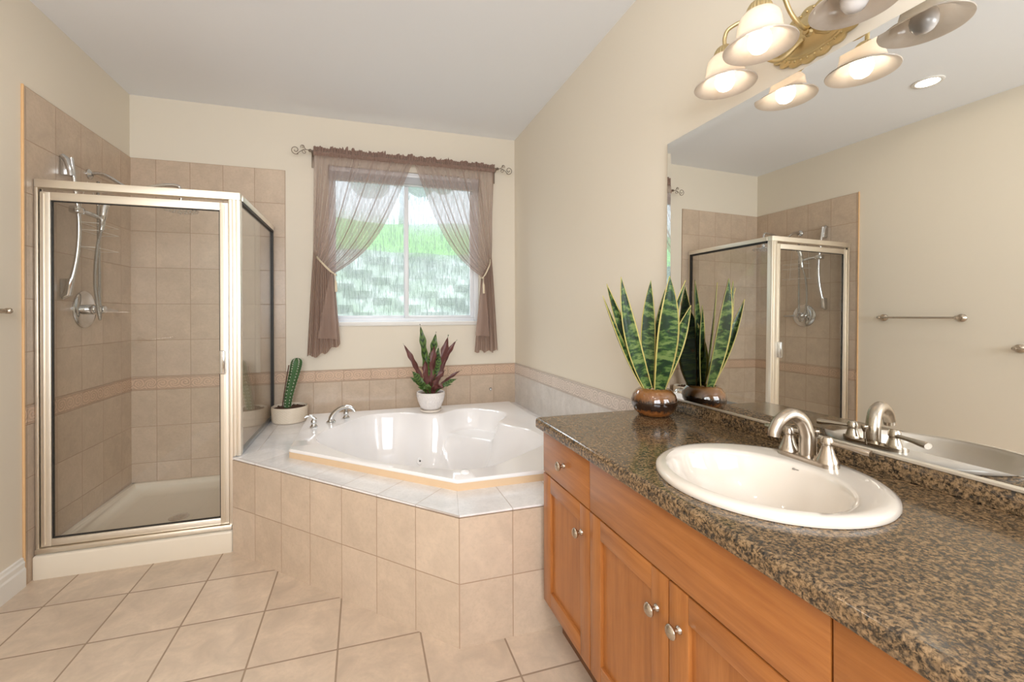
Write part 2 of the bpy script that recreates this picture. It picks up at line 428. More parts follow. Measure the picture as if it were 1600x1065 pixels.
s2 = sash(mx - 0.012, WX1 - fr, y0 + 0.006, y0 + 0.032, 0.034).obj('sash', M['vinyl'], wn_)
B().box(mx - 0.012, mx - 0.003, y0 - 0.004, y0 + 0.006, 1.78, 1.88, 0.003).obj('latch', M['vinyl'], wn_)
def rain_glass():
    m, nt, out = new_mat('rain_glass'); g = NG(nt); p = g.pos()
    n1 = g.noise(g.scale(p, (85, 1, 16)), 1.0, 3, 0.6, 0.8)
    n2 = g.noise(g.scale(p, (260, 1, 130)), 1.0, 2, 0.6)
    h = g.m('ADD', n1, g.m('MULTIPLY', n2, 0.35))
    nrm = g.bump(h, 1.0, 0.010)
    rf = g.n('ShaderNodeBsdfRefraction'); rf.inputs['IOR'].default_value = 1.10; rf.inputs['Roughness'].default_value = 0.06; g.put(rf.inputs['Normal'], nrm)
    g.put(rf.inputs['Color'], (0.96, 0.98, 0.97, 1))
    tr = g.n('ShaderNodeBsdfTransparent'); g.put(tr.inputs[0], g.ramp(g.noise(g.scale(p, (120, 1, 10)), 1.0, 4, 0.75, 0.4), [(0.42, (0.08, 0.11, 0.10)), (0.465, (0.66, 0.68, 0.67)), (0.51, (1, 1, 1))]))
    spk = g.ramp(g.noise(g.scale(p, (330, 1, 170)), 1.0, 2, 0.6), [(0.38, (0.55, 0.58, 0.57)), (0.52, (1, 1, 1))])
    g.put(tr.inputs[0], g.mix(1.0, tr.inputs[0].links[0].from_socket, spk, 'MULTIPLY'))
    tl = g.n('ShaderNodeBsdfTranslucent'); g.put(tl.inputs[0], (0.9, 0.95, 0.95, 1))
    gl = g.n('ShaderNodeBsdfGlossy'); gl.inputs['Roughness'].default_value = 0.12; g.put(gl.inputs['Normal'], nrm)
    a = g.n('ShaderNodeMixShader'); a.inputs[0].default_value = 0.62; g.put(a.inputs[1], rf.outputs[0]); g.put(a.inputs[2], tr.outputs[0])
    b_ = g.n('ShaderNodeMixShader'); b_.inputs[0].default_value = 0.12; g.put(b_.inputs[1], a.outputs[0]); g.put(b_.inputs[2], tl.outputs[0])
    c = g.n('ShaderNodeMixShader'); c.inputs[0].default_value = 0.05; g.put(c.inputs[1], b_.outputs[0]); g.put(c.inputs[2], gl.outputs[0])
    nt.links.new(c.outputs[0], out.inputs['Surface']); return m
M['rain'] = rain_glass()
for s_, x0, x1, yy in ((s1, WX0 + fr + 0.010, mx - 0.016, y0 + 0.049), (s2, mx + 0.022, WX1 - fr - 0.034, y0 + 0.019)):
    b = B(); b.grid([[(x0, yy, WZ0 + fr + 0.02), (x1, yy, WZ0 + fr + 0.02)], [(x0, yy, WZ1 - fr - 0.03), (x1, yy, WZ1 - fr - 0.03)]])
    b.obj('pane', M['rain'], s_, False)
# stool / sill ledge
B().box(WX0 + 0.0, WX1 - 0.0, D + 0.0, D + 0.044, WZ0 - 0.0, WZ0 + 0.012, 0.002).obj('sill_ledge', M['vinyl'], wn_)
B().box(WX0 - 0.01, WX1 + 0.02, D - 0.014, D, WZ0 - 0.024, WZ0 + 0.010, 0.004).obj('window_sill', M['trimw'], wn_)
# raised blind under the head of the opening
bl = thing('window_blind', 'white slatted blind pulled up at the top of the window', 'blind', (0.36, D + 0.025, 2.35))
B().box(WX0 + 0.006, WX1 - 0.006, D + 0.006, D + 0.040, 2.455, 2.492, 0.003).obj('headrail', M['vinyl'], bl)
b = B()
for k in range(11): b.box(WX0 + 0.01, WX1 - 0.01, D + 0.010, D + 0.038, 2.400 + k * 0.005, 2.4026 + k * 0.005)
b.obj('slats', M['vinyl'], bl, False)
B().box(WX0 + 0.01, WX1 - 0.01, D + 0.009, D + 0.039, 2.384, 2.397, 0.004).obj('bottom_rail', plain('grey_rail', (0.6, 0.63, 0.62), 0.4), bl)

# ------------------------------------------------------------------ outside the window
def grass_mat():
    m, nt, out = new_mat('lawn'); g = NG(nt); p = g.pos()
    n1 = g.noise(p, 2.5, 5, 0.6); n2 = g.noise(p, 40, 4, 0.7)
    c = g.ramp(g.m('ADD', g.m('MULTIPLY', n1, 0.5), g.m('MULTIPLY', n2, 0.5)), [(0.35, (0.14, 0.38, 0.05)), (0.5, (0.24, 0.58, 0.09)), (0.65, (0.40, 0.74, 0.20))])
    g.bsdf(out, c, 0.8); return m
def stone_mat():
    m, nt, out = new_mat('rockery'); g = NG(nt); p = g.pos()
    v = g.n('ShaderNodeTexVoronoi'); g.put(v.inputs['Vector'], p); v.inputs['Scale'].default_value = 6.0
    n1 = g.noise(p, 4.0, 5, 0.7)
    c = g.ramp(n1, [(0.34, (0.10, 0.13, 0.11)), (0.47, (0.36, 0.38, 0.37)), (0.60, (0.64, 0.66, 0.65))])
    c = g.mix(g.m('MULTIPLY', v.outputs['Distance'], 1.2, clamp=True), c, (0.24, 0.31, 0.22))
    g.bsdf(out, c, 0.9); return m
lawn = B()
P = []
for i, (yy, zz) in enumerate(((6.2, 2.13), (6.9, 2.42), (7.6, 2.72), (8.4, 3.02), (9.2, 3.28), (12, 3.3))):
    P.append([(x, yy + 0.15 * math.sin(x * 1.3), zz + 0.05 * math.sin(x * 2 + i)) for x in [k * 0.5 - 6 for k in range(33)]])
lawn.grid(P)
tag(lawn.obj('lawn', grass_mat()), 'bright green grass bank beyond the window', 'lawn', kind='structure')
rk = B(); P = []
for k in range(24):
    z_ = 0.0 + 2.20 * k / 23
    P.append([(x, 5.2 + 1.0 * k / 23 + 0.16 * math.sin(x * 5.1 + k * 0.9) * math.sin(k * 1.3 + x * 2.2), z_) for x in [j * 0.125 - 6 for j in range(129)]])
rk.grid(P)
tag(rk.obj('rock_bank', stone_mat()), 'grey stony bank below the lawn outside', 'bank', kind='structure')
tag(B().box(-8, 8, D + T + 0.01, 5.3, -0.2, -0.05).obj('ground', stone_mat(), smooth=False), 'gravel ground outside the window', 'ground', kind='structure')
for k, (tx_, ty_, lab) in enumerate(((-2.6, 10.2, 'dark tree seen through the glass at the shower end of the window'), (0.9, 10.6, 'dark tree seen through the glass above the middle of the lawn'), (4.2, 10.0, 'dark tree seen through the glass at the room-corner end of the window'))):
    rnd = random.Random(k + 3)
    tr_ = thing('tree', lab, 'tree', (tx_, ty_, 3.29), 'trees above the grass bank')
    B().tube([(tx_, ty_, 3.2), (tx_ + 0.05, ty_, 4.0), (tx_, ty_, 5.2)], [0.09, 0.07, 0.05], 10).obj('trunk', plain('bark', (0.10, 0.07, 0.05), 0.9), tr_)
    hd = B()
    for _ in range(38):
        hd.ball((tx_ + rnd.uniform(-1.2, 1.2), ty_ + rnd.uniform(-0.5, 0.5), rnd.uniform(4.45, 5.9)), rnd.uniform(0.28, 0.50), 2)
    hd.obj('crown', plain('tree_green', (0.08, 0.17, 0.07), 0.8, var=0.6, nsc=14, bump=1.0, bsc=40), tr_)

# ------------------------------------------------------------------ curtains
def sheer(name, col, a0):
    m, nt, out = new_mat(name); g = NG(nt)
    geo = g.n('ShaderNodeNewGeometry')
    x = g.n('ShaderNodeVectorMath', operation='DOT_PRODUCT'); g.put(x.inputs[0], geo.outputs['Normal']); g.put(x.inputs[1], geo.outputs['Incoming'])
    c = g.m('MAXIMUM', g.m('ABSOLUTE', x.outputs['Value']), 0.06)
    op = g.m('SUBTRACT', 1.0, g.m('POWER', 1.0 - a0, g.m('DIVIDE', 1.0, c)))
    df = g.n('ShaderNodeBsdfDiffuse'); tl = g.n('ShaderNodeBsdfTranslucent')
    f = g.noise(g.scale(geo.outputs['Position'], (40, 40, 3)), 1.0, 3)
    cc = g.mix(f, tuple(v * 0.85 for v in col), tuple(min(1, v * 1.15) for v in col))
    g.put(df.inputs[0], cc); g.put(tl.inputs[0], cc)
    mx_ = g.n('ShaderNodeMixShader'); mx_.inputs[0].default_value = 0.35; g.put(mx_.inputs[1], df.outputs[0]); g.put(mx_.inputs[2], tl.outputs[0])
    tr = g.n('ShaderNodeBsdfTransparent')
    m2 = g.n('ShaderNodeMixShader'); g.put(m2.inputs[0], op); g.put(m2.inputs[1], tr.outputs[0]); g.put(m2.inputs[2], mx_.outputs[0])
    nt.links.new(m2.outputs[0], out.inputs['Surface']); return m
M['sheer'] = sheer('sheer_mauve', (0.46, 0.345, 0.30), 0.46)
M['sheer2'] = sheer('sheer_mauve_dense', (0.42, 0.29, 0.24), 0.80)
M['sheer3'] = sheer('sheer_mauve_drop', (0.47, 0.34, 0.28), 0.66)
YC = D - 0.085
def lerp(a, b, t): return a + (b - a) * t
def curtain(side, label):
    if side < 0: xo, xi, to, ti, ho, hi = -0.362, 0.400, (-0.366, 1.77), (-0.215, 1.625), -0.412, -0.172
    else:        xo, xi, to, ti, ho, hi = 1.100, 0.400, (1.066, 1.80), (0.975, 1.625), 1.120, 0.915
    ct = thing('curtain', label, 'curtain', ((xo + xi) / 2, YC, 0.97), 'sheer mauve curtains on the window rod')
    NF = 11 if side < 0 else 10
    ph = 0.4 if side < 0 else 2.1
    def fold(u, s):
        a = 0.62 * math.sin(2 * PI * NF * u + ph + 0.8 * math.sin(7 * u)) + 0.38 * math.sin(2 * PI * NF * 0.53 * u + 1.3 * ph)
        return a
    NU, NT = 260, 60
    P = []
    for i in range(NT + 1):
        s = i / NT; row = []
        for j in range(NU + 1):
            u = j / NU
            uu = u + 0.012 * math.sin(2 * PI * NF * 0.53 * u + ph)
            xt = lerp(xo, xi, min(1, max(0, uu)))
            zt = lerp(to[1], ti[1], u); xe = lerp(to[0], ti[0], u)
            wgt = lerp(s, 0.62 * s + 0.38 * s ** 5, u)
            x = lerp(xt, xe, wgt); z = lerp(2.545, zt, s)
            amp = lerp(0.008, 0.020, min(1, s * 2)) * (1 if s < 0.8 else lerp(1, 0.85, (s - 0.8) * 5))
            row.append((x, YC + amp * fold(u, s) - 0.006 * s, z))
        P.append(row)
    B().grid(P).obj('drape', M['sheer'], ct, fix=False, ang=180)
    P = []
    for i in range(31):
        s = i / 30; row = []
        for j in range(NU + 1):
            u = j / NU
            xe = lerp(to[0], ti[0], u); xh = lerp(ho, hi, u)
            zt = lerp(to[1], ti[1], u)
            zh = 0.985 + (0.09 * max(0, (u - 0.35) / 0.65) if side < 0 else 0.0) + 0.012 * math.sin(u * 19)
            x = lerp(xe, xh, s ** 0.9); z = lerp(zt, zh, s)
            amp = lerp(0.016, 0.036, s)
            fo = fold(u, s) * (1 - 0.5 * s) + 0.5 * s * math.sin(2 * PI * 5 * u + ph)
            row.append((x, YC - 0.006 + amp * fo, z))
        P.append(row)
    B().grid(P).obj('drop', M['sheer3'], ct, fix=False, ang=180)
    # turned-over leading edge falling in front of the drop
    P = []
    q = (-0.228, -0.330, -0.188) if side < 0 else (0.985, 0.905, 1.03)
    for i in range(21):
        s = i / 20; row = []
        for j in range(41):
            u = j / 40
            x = lerp(q[0], lerp(q[1], q[2], u), s ** 0.8) ; z = lerp(1.64, lerp(1.125, 1.115, u), s)
            row.append((x, YC - 0.045 - 0.012 * math.sin(u * 7 + 1) * s, z))
        P.append(row)
    B().grid(P).obj('turned_edge', M['sheer3'], ct, fix=False, ang=180)
    # rod pocket and ruffle
    rp = random.Random(5 if side < 0 else 9); P = []
    n = 240
    rag = [0.25 + 0.25 * math.sin(k * 0.13 + ph) + 0.15 * math.sin(k * 0.41 + 2 * ph) for k in range(n + 1)]
    for _ in range(13):
        c_ = rp.uniform(0.15, 1.0) * n; h_ = rp.uniform(0.35, 0.95); w_ = rp.uniform(1.2, 5.5)
        for k in range(n + 1): rag[k] = max(rag[k], 0.15 + h_ * max(0.0, 1 - (abs(k - c_) / w_) ** 2.5))
    for front in (-1, 1):
        P = []
        for i in range(9):
            s = i / 8; row = []
            for j in range(n + 1):
                u = j / n; x = lerp(xo, xi, u)
                z = lerp(2.532, 2.590 + 0.030 * rag[j], s)
                bulge = 0.013 * math.sin(min(1, s / 0.55) * PI) if s < 0.55 else 0.0
                wob = 0.006 * math.sin(j * 1.1 + ph) * (0.3 + (s > 0.55) * (s - 0.4) * 2.4)
                row.append((x + 0.004 * math.sin(j * 0.9) * s, YC + front * (bulge + 0.0015) + wob, z))
            P.append(row)
        B().grid(P).obj('heading_ruffle', M['sheer2'], ct, fix=False, ang=180)
curtain(-1, 'sheer mauve curtain on the side of the window towards the shower')
curtain(1, 'sheer mauve curtain on the side of the window towards the room corner')

def spiral(c, r0, r1, a0, a1, n=40):
    return [(c[0] + lerp(r0, r1, k / n) * math.cos(lerp(a0, a1, k / n)), YC, c[1] + lerp(r0, r1, k / n) * math.sin(lerp(a0, a1, k / n))) for k in range(n + 1)]
rod = thing('curtain_rod', 'bronze curtain rod with scrolled ends and wall brackets', 'curtain rod', (0.37, YC, 2.565))
B().tube([(-0.385, YC, 2.565), (1.125, YC, 2.565)], 0.0065, 12).obj('rod', M['iron'], rod)
for sg, xe in ((-1, -0.385), (1, 1.125)):
    f = B()
    f.revolve([(0, -0.012), (0.011, -0.008), (0.012, 0.0), (0.008, 0.010), (0, 0.014)], (xe, YC, 2.565), (sg, 0, 0), 16)
    f.tube([(xe, YC, 2.567)] + [(xe + sg * 0.03, YC, 2.570)] + [(x, y, z) for x, y, z in [(xe + sg * (0.055 - 0.016 * math.cos(a)) , YC, 2.572 + 0.016 * math.sin(a) + 0.008) for a in [k * 0.25 for k in range(1, 8)]]], 0.0026, 6)
    sp = spiral((0, 0), 0.034, 0.008, PI * 1.05, PI * 1.05 + 2 * PI * 1.35)
    f.tube([(xe + sg * (0.045 + 0.068 - 0.010 + x), YC, 2.560 + z) for x, _, z in spiral((0, 0), 0.034, 0.007, 1.3 * PI + 0, 1.3 * PI + 2.7 * PI)], 0.0028, 6)
    f.tube([(xe + sg * (0.052 + x), YC, 2.590 + z) for x, _, z in spiral((0, 0), 0.016, 0.004, -0.2 * PI, 2.0 * PI)], 0.0024, 6)
    f.tube([(xe + sg * (0.040 + x), YC, 2.552 + z) for x, _, z in spiral((0, 0), 0.018, 0.004, 0.45 * PI, -1.8 * PI)], 0.0024, 6)
    f.tube([(xe + sg * 0.03, YC, 2.570), (xe + sg * 0.055, YC, 2.562), (xe + sg * 0.075, YC, 2.548), (xe + sg * 0.092, YC, 2.532)], 0.0026, 6)
    f.obj('finial', M['iron'], rod)
    bx = xe - sg * 0.012
    br = B().box(bx - 0.010, bx + 0.010, D - 0.006, D, 2.46, 2.60, 0.002)
    br.tube([(bx, D - 0.003, 2.55), (bx, D - 0.05, 2.55), (bx, YC, 2.556)], 0.005, 8)
    br.obj('bracket', M['iron'], rod)

def tieback(side, label):
    sg = side
    hx = -0.368 if sg < 0 else 1.070
    kx = -0.205 if sg < 0 else 0.972
    hz, kz = (1.79, 1.615) if sg < 0 else (1.82, 1.615)
    tb = thing('curtain_tieback', label, 'tieback', (hx, D, hz), 'cream cord tiebacks')
    B().revolve([(0, 0.030), (0.006, 0.028), (0.004, 0.02), (0.004, 0.004), (0.010, 0.0)], (hx, D, hz), (0, -1, 0), 12).obj('hook', M['rope'], tb)
    b = B()
    for o_ in (0.0, 0.010):
        b.tube(smoothpath([(hx, D - 0.02, hz - o_), (lerp(hx, kx, 0.35), YC - 0.055, lerp(hz, kz, 0.4) - o_), (lerp(hx, kx, 0.75), YC - 0.070, lerp(hz, kz, 0.8) - o_), (kx, YC - 0.062, kz), (kx + -sg * 0.012, YC - 0.02, kz - 0.004)], 6), 0.0036, 8)
    b.obj('cord', M['rope'], tb)
    b = B()
    b.ball((kx, YC - 0.062, kz - 0.004), 0.009)
    b.tube([(kx, YC - 0.062, kz), (kx + 0.004, YC - 0.060, kz - 0.05)], 0.003, 8)
    b.tube([(kx + 0.004, YC - 0.060, kz - 0.045), (kx + 0.006, YC - 0.060, kz - 0.065), (kx + 0.008, YC - 0.060, kz - 0.135)], [0.004, 0.009, 0.010], 10)
    b.obj('tassel', M['rope'], tb)
tieback(-1, 'cream cord with tassel holding back the curtain nearer the shower')
tieback(1, 'cream cord with tassel holding back the curtain nearer the room corner')

# ------------------------------------------------------------------ tub platform and tub
pl = thing('tub_platform', 'tiled platform carrying the corner tub', 'tub surround', (0.36, 2.6, 0.0), kind='structure')
RX = R - t - 0.002; BY = D - t - 0.002; VE = VY
rimf = [(-0.395, 2.555), (0.400, 1.846), (1.165, 1.846), (1.185, 3.405), (-0.385, 3.405)]
e = 0.02
g1 = 0.006
def facebox(p0, p1, z0, z1, mat, thick=0.012, name='face_tiles'):
    a_, b_ = Vector((*p0, 0)), Vector((*p1, 0)); d_ = (b_ - a_).normalized(); nr = Vector((-d_.y, d_.x, 0)) * thick
    return B().prism([tuple(a_.xy), tuple(b_.xy), tuple((b_ + nr).xy), tuple((a_ + nr).xy)], z0, z1).obj(name, mat, pl, False)
facebox((cx0, cy0), (cx1, cy1), 0, DK - 0.012, M['t_face'])
facebox((cx1, cy1), (RX, cy1), 0, DK - 0.012, M['t_face2'])
B().prism([(cx0 - 0.0, cy0 + 0.012), (cx0 + 0.012, cy0 + 0.014), (cx0 + 0.012, BY), (cx0 - 0.0, BY)], 0, DK - 0.012).obj('shower_side_tiles', M['t_left'], pl, False)
# grout bed line under the deck tiles
B().prism([(cx0 + 0.004, cy0 + 0.006), (cx1 + 0.001, cy1 + 0.005), (RX, cy1 + 0.004), (RX, cy1 + 0.06), (cx1 + 0.03, cy1 + 0.07), (cx0 + 0.05, cy0 + 0.05)], DK - 0.013, DK - 0.0075).obj('grout_line', plain('grout_brown', (0.30, 0.20, 0.13), 0.8), pl, False)
i1 = (cx1 + 0.048, cy1 + 0.265)             # inner mitre point under the rim
il = (-0.36, 2.62)
zt0 = DK - 0.008
B().prism([(cx0, cy0), (cx1, cy1), i1, (-0.30, 2.60), (cx0 + 0.16, cy0 + 0.14)], zt0, DK, 0.0015).obj('deck_tiles', M['t_deck1'], pl, False)
B().prism([(cx1, cy1), (RX, cy1), (RX, i1[1]), i1], zt0, DK, 0.0015).obj('deck_tiles', M['t_deck2'], pl, False)
B().prism([(cx0, cy0), (cx0 + 0.16, cy0 + 0.14), (-0.30, 2.60), (-0.30, 3.36), (1.12, 3.36), (1.12, i1[1]), (RX, i1[1]), (RX, BY), (cx0, BY)], zt0, DK, 0.0).obj('deck_tiles', M['t_deck3'], pl, False)

# tub
half = [(.915, 3.145), (.875, 3.200), (.79, 3.240), (.70, 3.232), (.62, 3.185), (.570, 3.135), (.51, 3.118), (.43, 3.148), (.34, 3.215), (.25, 3.252), (.15, 3.265),
        (.05, 3.250), (-.03, 3.19), (-.10, 3.09), (-.175, 2.978), (-.228, 2.90), (-.262, 2.82), (-.272, 2.73), (-.25, 2.63), (-.17, 2.49), (-.035, 2.30)]
AX = 2.23
front = (0.012, 2.242)
full = half + [front] + [(y - AX, x + AX) for x, y in reversed(half)]
full = full[:-1] if abs(full[-1][0] - full[0][0]) < 1e-6 else full
sm = smoothpath([(x, y, 0) for x, y in full + [full[0]]], 6)[:-1]
out2 = np.array([(p.x, p.y) for p in sm])
ctr = np.array([0.40, 2.63])
NA = 220
angs = np.arctan2(out2[:, 1] - ctr[1], out2[:, 0] - ctr[0]); rad = np.hypot(out2[:, 0] - ctr[0], out2[:, 1] - ctr[1])
o_ = np.argsort(angs); th_ = np.linspace(-PI, PI, NA, endpoint=False)
rr = np.interp(th_, angs[o_], rad[o_], period=2 * PI)
for _ in range(2): rr = 0.25 * np.roll(rr, 1) + 0.5 * rr + 0.25 * np.roll(rr, -1)
poly = np.stack([ctr[0] + rr * np.cos(th_), ctr[1] + rr * np.sin(th_)], 1)
def dist_poly(pts, pg):
    a_ = pg; b2 = np.roll(pg, -1, 0); d_ = b2 - a_
    t_ = np.clip(((pts[:, None, :] - a_[None]) * d_[None]).sum(-1) / (d_ ** 2).sum(-1)[None], 0, 1)
    q = a_[None] + t_[..., None] * d_[None]
    return np.sqrt(((pts[:, None, :] - q) ** 2).sum(-1)).min(1)
ZR = 0.568
def sstep(x): x = np.clip(x, 0, 1); return x * x * (3 - 2 * x)
NR = 70
tt = 1 - np.linspace(0, 1, NR + 1) ** 1.35 * 1.0
tub_rings = []
SEAT = 3.70
for k in range(NR + 1):
    f = 1 - (k / NR)
    f = f if f > 0 else 0.0
    pts = ctr[None] + (poly - ctr[None]) * f
    dd = dist_poly(pts, poly) if f > 0 else np.full(NA, dist_poly(ctr[None], poly)[0])
    sxy = (SEAT - (pts[:, 0] + pts[:, 1])) / math.sqrt(2)
    lip = 0.010 * sstep(dd / 0.018)
    seat = lip + 0.135 * sstep((dd - 0.006) / 0.060)
    main = lip + 0.39 * (1 - (1 - np.clip((dd - 0.006) / 0.20, 0, 1)) ** 2.3)
    dep = seat + (main - seat) * sstep(sxy / 0.085)
    tub_rings.append((pts, ZR - dep))
tub = thing('bathtub', 'white corner whirlpool bathtub with a moulded seat set in the tiled platform', 'bathtub', (0.36, 2.6, DK))
b = B()
rings = []
# hexagonal rim points for each angle: ray against the rim polygon
def ray_poly(a_, pg):
    d_ = np.array([math.cos(a_), math.sin(a_)]); best = 1e9
    for i in range(len(pg)):
        p_, q_ = np.array(pg[i]), np.array(pg[(i + 1) % len(pg)]); e_ = q_ - p_
        den = d_[0] * e_[1] - d_[1] * e_[0]
        if abs(den) < 1e-9: continue
        w_ = p_ - ctr; t_ = (w_[0] * e_[1] - w_[1] * e_[0]) / den; u_ = (w_[0] * d_[1] - w_[1] * d_[0]) / den
        if t_ > 0 and -1e-6 <= u_ <= 1 + 1e-6: best = min(best, t_)
    return best
# snap ray angles to rim corners
for c_ in rimf:
    a_ = math.atan2(c_[1] - ctr[1], c_[0] - ctr[0]); i = int(np.argmin(np.abs((th_ - a_ + PI) % (2 * PI) - PI)))
    th_[i] = a_
ro = np.array([ray_poly(a_, rimf) for a_ in th_])
def ring(off, z): return [b.bm.verts.new((ctr[0] + (ro[i] + off) * math.cos(th_[i]), ctr[1] + (ro[i] + off) * math.sin(th_[i]), z)) for i in range(NA)]
rings.append(ring(-0.006, ZR - 0.020)); rings.append(ring(0.0, ZR - 0.014)); rings.append(ring(0.0, ZR - 0.006)); rings.append(ring(-0.005, ZR))
rings.append([b.bm.verts.new((poly[i][0] + 0.02 * math.cos(th_[i]), poly[i][1] + 0.02 * math.sin(th_[i]), ZR + 0.0005)) for i in range(NA)])
for pts, zz in tub_rings[:-1]:
    rings.append([b.bm.verts.new((pts[i][0], pts[i][1], zz[i])) for i in range(NA)])
cv = b.bm.verts.new((ctr[0], ctr[1], float(tub_rings[-1][1][0])))
for a_, c_ in zip(rings, rings[1:]):
    for i in range(NA): b.bm.faces.new((a_[i], a_[(i + 1) % NA], c_[(i + 1) % NA], c_[i]))
for i in range(NA): b.bm.faces.new((rings[-1][i], rings[-1][(i + 1) % NA], cv))
b.obj('tub_shell', M['acr'], tub, ang=50)
b = B()
def rimpoly(off):
    c0 = np.mean(rimf, 0); out = []
    n = len(rimf)
    for i in range(n):
        p_, q_, r_ = np.array(rimf[i - 1]), np.array(rimf[i]), np.array(rimf[(i + 1) % n])
        d1 = (q_ - p_) / np.linalg.norm(q_ - p_); d2 = (r_ - q_) / np.linalg.norm(r_ - q_)
        n1 = np.array([-d1[1], d1[0]]); n2 = np.array([-d2[1], d2[0]])
        m_ = n1 + n2; m_ = m_ / (m_ @ n1); out.append(tuple(q_ + m_ * off))
    return out
outer, inner = rimpoly(0.003), rimpoly(0.030)
n = len(rimf)
lo = [b.bm.verts.new((*p_, DK)) for p_ in outer]; hi = [b.bm.verts.new((*p_, ZR - 0.016)) for p_ in outer]
lo2 = [b.bm.verts.new((*p_, DK)) for p_ in inner]; hi2 = [b.bm.verts.new((*p_, ZR - 0.016)) for p_ in inner]
for i in range(n):
    j = (i + 1) % n
    b.bm.faces.new((lo[i], lo[j], hi[j], hi[i])); b.bm.faces.new((lo2[j], lo2[i], hi2[i], hi2[j])); b.bm.faces.new((hi[i], hi[j], hi2[j], hi2[i])); b.bm.faces.new((lo[j], lo[i], lo2[i], lo2[j]))
b.obj('rim_edge', M['acrtan'], tub, False)
B().revolve([(0, 0.012), (0.016, 0.011), (0.022, 0.006), (0.024, 0.0)], (0.451, 1.925, ZR), seg=28).obj('air_button', M['acr'], tub)
jt = B(); 
jt.revolve([(0, 0.003), (0.007, 0.003), (0.009, 0.008), (0.020, 0.009), (0.026, 0.004), (0.028, -0.002)], (0.36, 2.80, 0.20), (0.0, -0.2, 0.98), 24)
jt.obj('drain', M['chrome'], tub)

def jet(c, nrm, q):
    B().revolve([(0, 0.002), (0.006, 0.002), (0.008, 0.007), (0.018, 0.007), (0.024, 0.003), (0.026, -0.004)], c, nrm, 22).obj('water_jet', q, tub)
    B().revolve([(0, 0.0035), (0.0055, 0.0035), (0.0055, 0.001), (0, 0.001)], c, nrm, 14).obj('jet_nozzle', M['dark'], tub)

jet((0.386, 3.055, 0.256), (0.05, -0.75, 0.62), M['acr'])
# tub faucet: three chrome pieces on the rim
def tub_handle(x, y, a, par):
    h = B().revolve([(0.024, 0), (0.025, 0.004), (0.018, 0.010), (0.015, 0.020), (0.019, 0.030), (0.018, 0.042), (0.010, 0.052), (0.006, 0.056), (0, 0.058)], (x, y, ZR), seg=28)
    o = h.obj('handle', M['chrome'], par)
    c_, s_ = math.cos(a), math.sin(a)
    pts = smoothpath([(x + c_ * d_, y + s_ * d_, ZR + z_) for d_, z_ in ((-0.010, 0.046), (0.004, 0.062), (0.022, 0.072), (0.040, 0.074), (0.056, 0.068))], 5)
    B().tube(pts, [lerp(0.012, 0.006, k / (len(pts) - 1)) for k in range(len(pts))], 12).obj('lever', M['chrome'], o)
tf = thing('tub_faucet', 'chrome arched tub spout with two lever handles on the tub rim', 'faucet', (-0.215, 3.10, ZR))
tub_handle(-0.312, 3.005, R_(195), tf)
tub_handle(-0.118, 3.200, R_(100), tf)
sx_, sy_ = -0.212, 3.105
dd_ = Vector((0.80, -0.18, 0)).normalized()
sp = B().revolve([(0.030, 0), (0.031, 0.005), (0.024, 0.010), (0.022, 0.016)], (sx_, sy_, ZR), seg=28)
pth = smoothpath([Vector((sx_, sy_, ZR)) + dd_ * a_ + Vector((0, 0, z_)) for a_, z_ in ((0.0, 0.008), (0.004, 0.035), (0.030, 0.070), (0.072, 0.098), (0.115, 0.102), (0.145, 0.090), (0.158, 0.070))], 6)
nn = len(pth)
sp.tube(pth, [lerp(0.024, 0.013, min(1, k / nn * 1.3)) for k in range(nn)], 18, sq=0.85)
sp.obj('spout', M['chrome'], tf)

# ------------------------------------------------------------------ shower
YD = 2.69
sb = thing('shower_tray', 'cream moulded shower tray with a raised front curb', 'shower tray', (-1.13, 3.1, 0.0))
x0, x1, ya, yb = L + t + 0.001, cx0 - 0.001, 2.6461, D - t - 0.003
b = B()
b.box(x0 + 0.004, x1 - 0.004, ya + 0.02, yb - 0.004, 0.001, 0.045)
b.box(x0, x1, ya, ya + 0.095, -0.012, 0.116, 0.012, 4)
for q in ((x0, x0 + 0.035, ya + 0.05, yb), (x1 - 0.035, x1, ya + 0.05, yb), (x0, x1, yb - 0.035, yb)):
    b.box(*q, 0.04, 0.125, 0.008, 3)
b.obj('base', M['pan'], sb)
def ringmesh(stops):
    bb = B(); pr = []
    for off, z_ in stops:
        pr.append([(x0 + 0.034 + off, ya + 0.094 + off), (x1 - 0.034 - off, ya + 0.094 + off), (x1 - 0.034 - off, yb - 0.034 - off), (x0 + 0.034 + off, yb - 0.034 - off), z_])
    for a_, c_ in zip(pr, pr[1:]):
        for i in range(4):
            j = (i + 1) % 4
            v = [bb.bm.verts.new((*a_[i], a_[4])), bb.bm.verts.new((*a_[j], a_[4])), bb.bm.verts.new((*c_[j], c_[4])), bb.bm.verts.new((*c_[i], c_[4]))]
            bb.bm.faces.new(v)
    v = [bb.bm.verts.new((*pr[-1][i], pr[-1][4])) for i in range(4)]; bb.bm.faces.new(v)
    bmesh.ops.remove_doubles(bb.bm, verts=bb.bm.verts, dist=1e-5)
    return bb
ringmesh([(-0.002, 0.118), (0.004, 0.112), (0.012, 0.090), (0.045, 0.066), (0.09, 0.060), (0.25, 0.052)]).obj('floor_dish', M['pan'], sb, ang=50)
b = B().revolve([(0, 0.004), (0.030, 0.004), (0.045, 0.0035), (0.055, 0.0)], (-1.10, 3.08, 0.0525), seg=36)
for k in range(8):
    a_ = k * PI / 4; b.box(-1.10 + 0.025 * math.cos(a_) - 0.004, -1.10 + 0.025 * math.cos(a_) + 0.004, 3.08 + 0.025 * math.sin(a_) - 0.004, 3.08 + 0.025 * math.sin(a_) + 0.004, 0.056, 0.0575)
b.obj('drain', M['chrome'], sb)

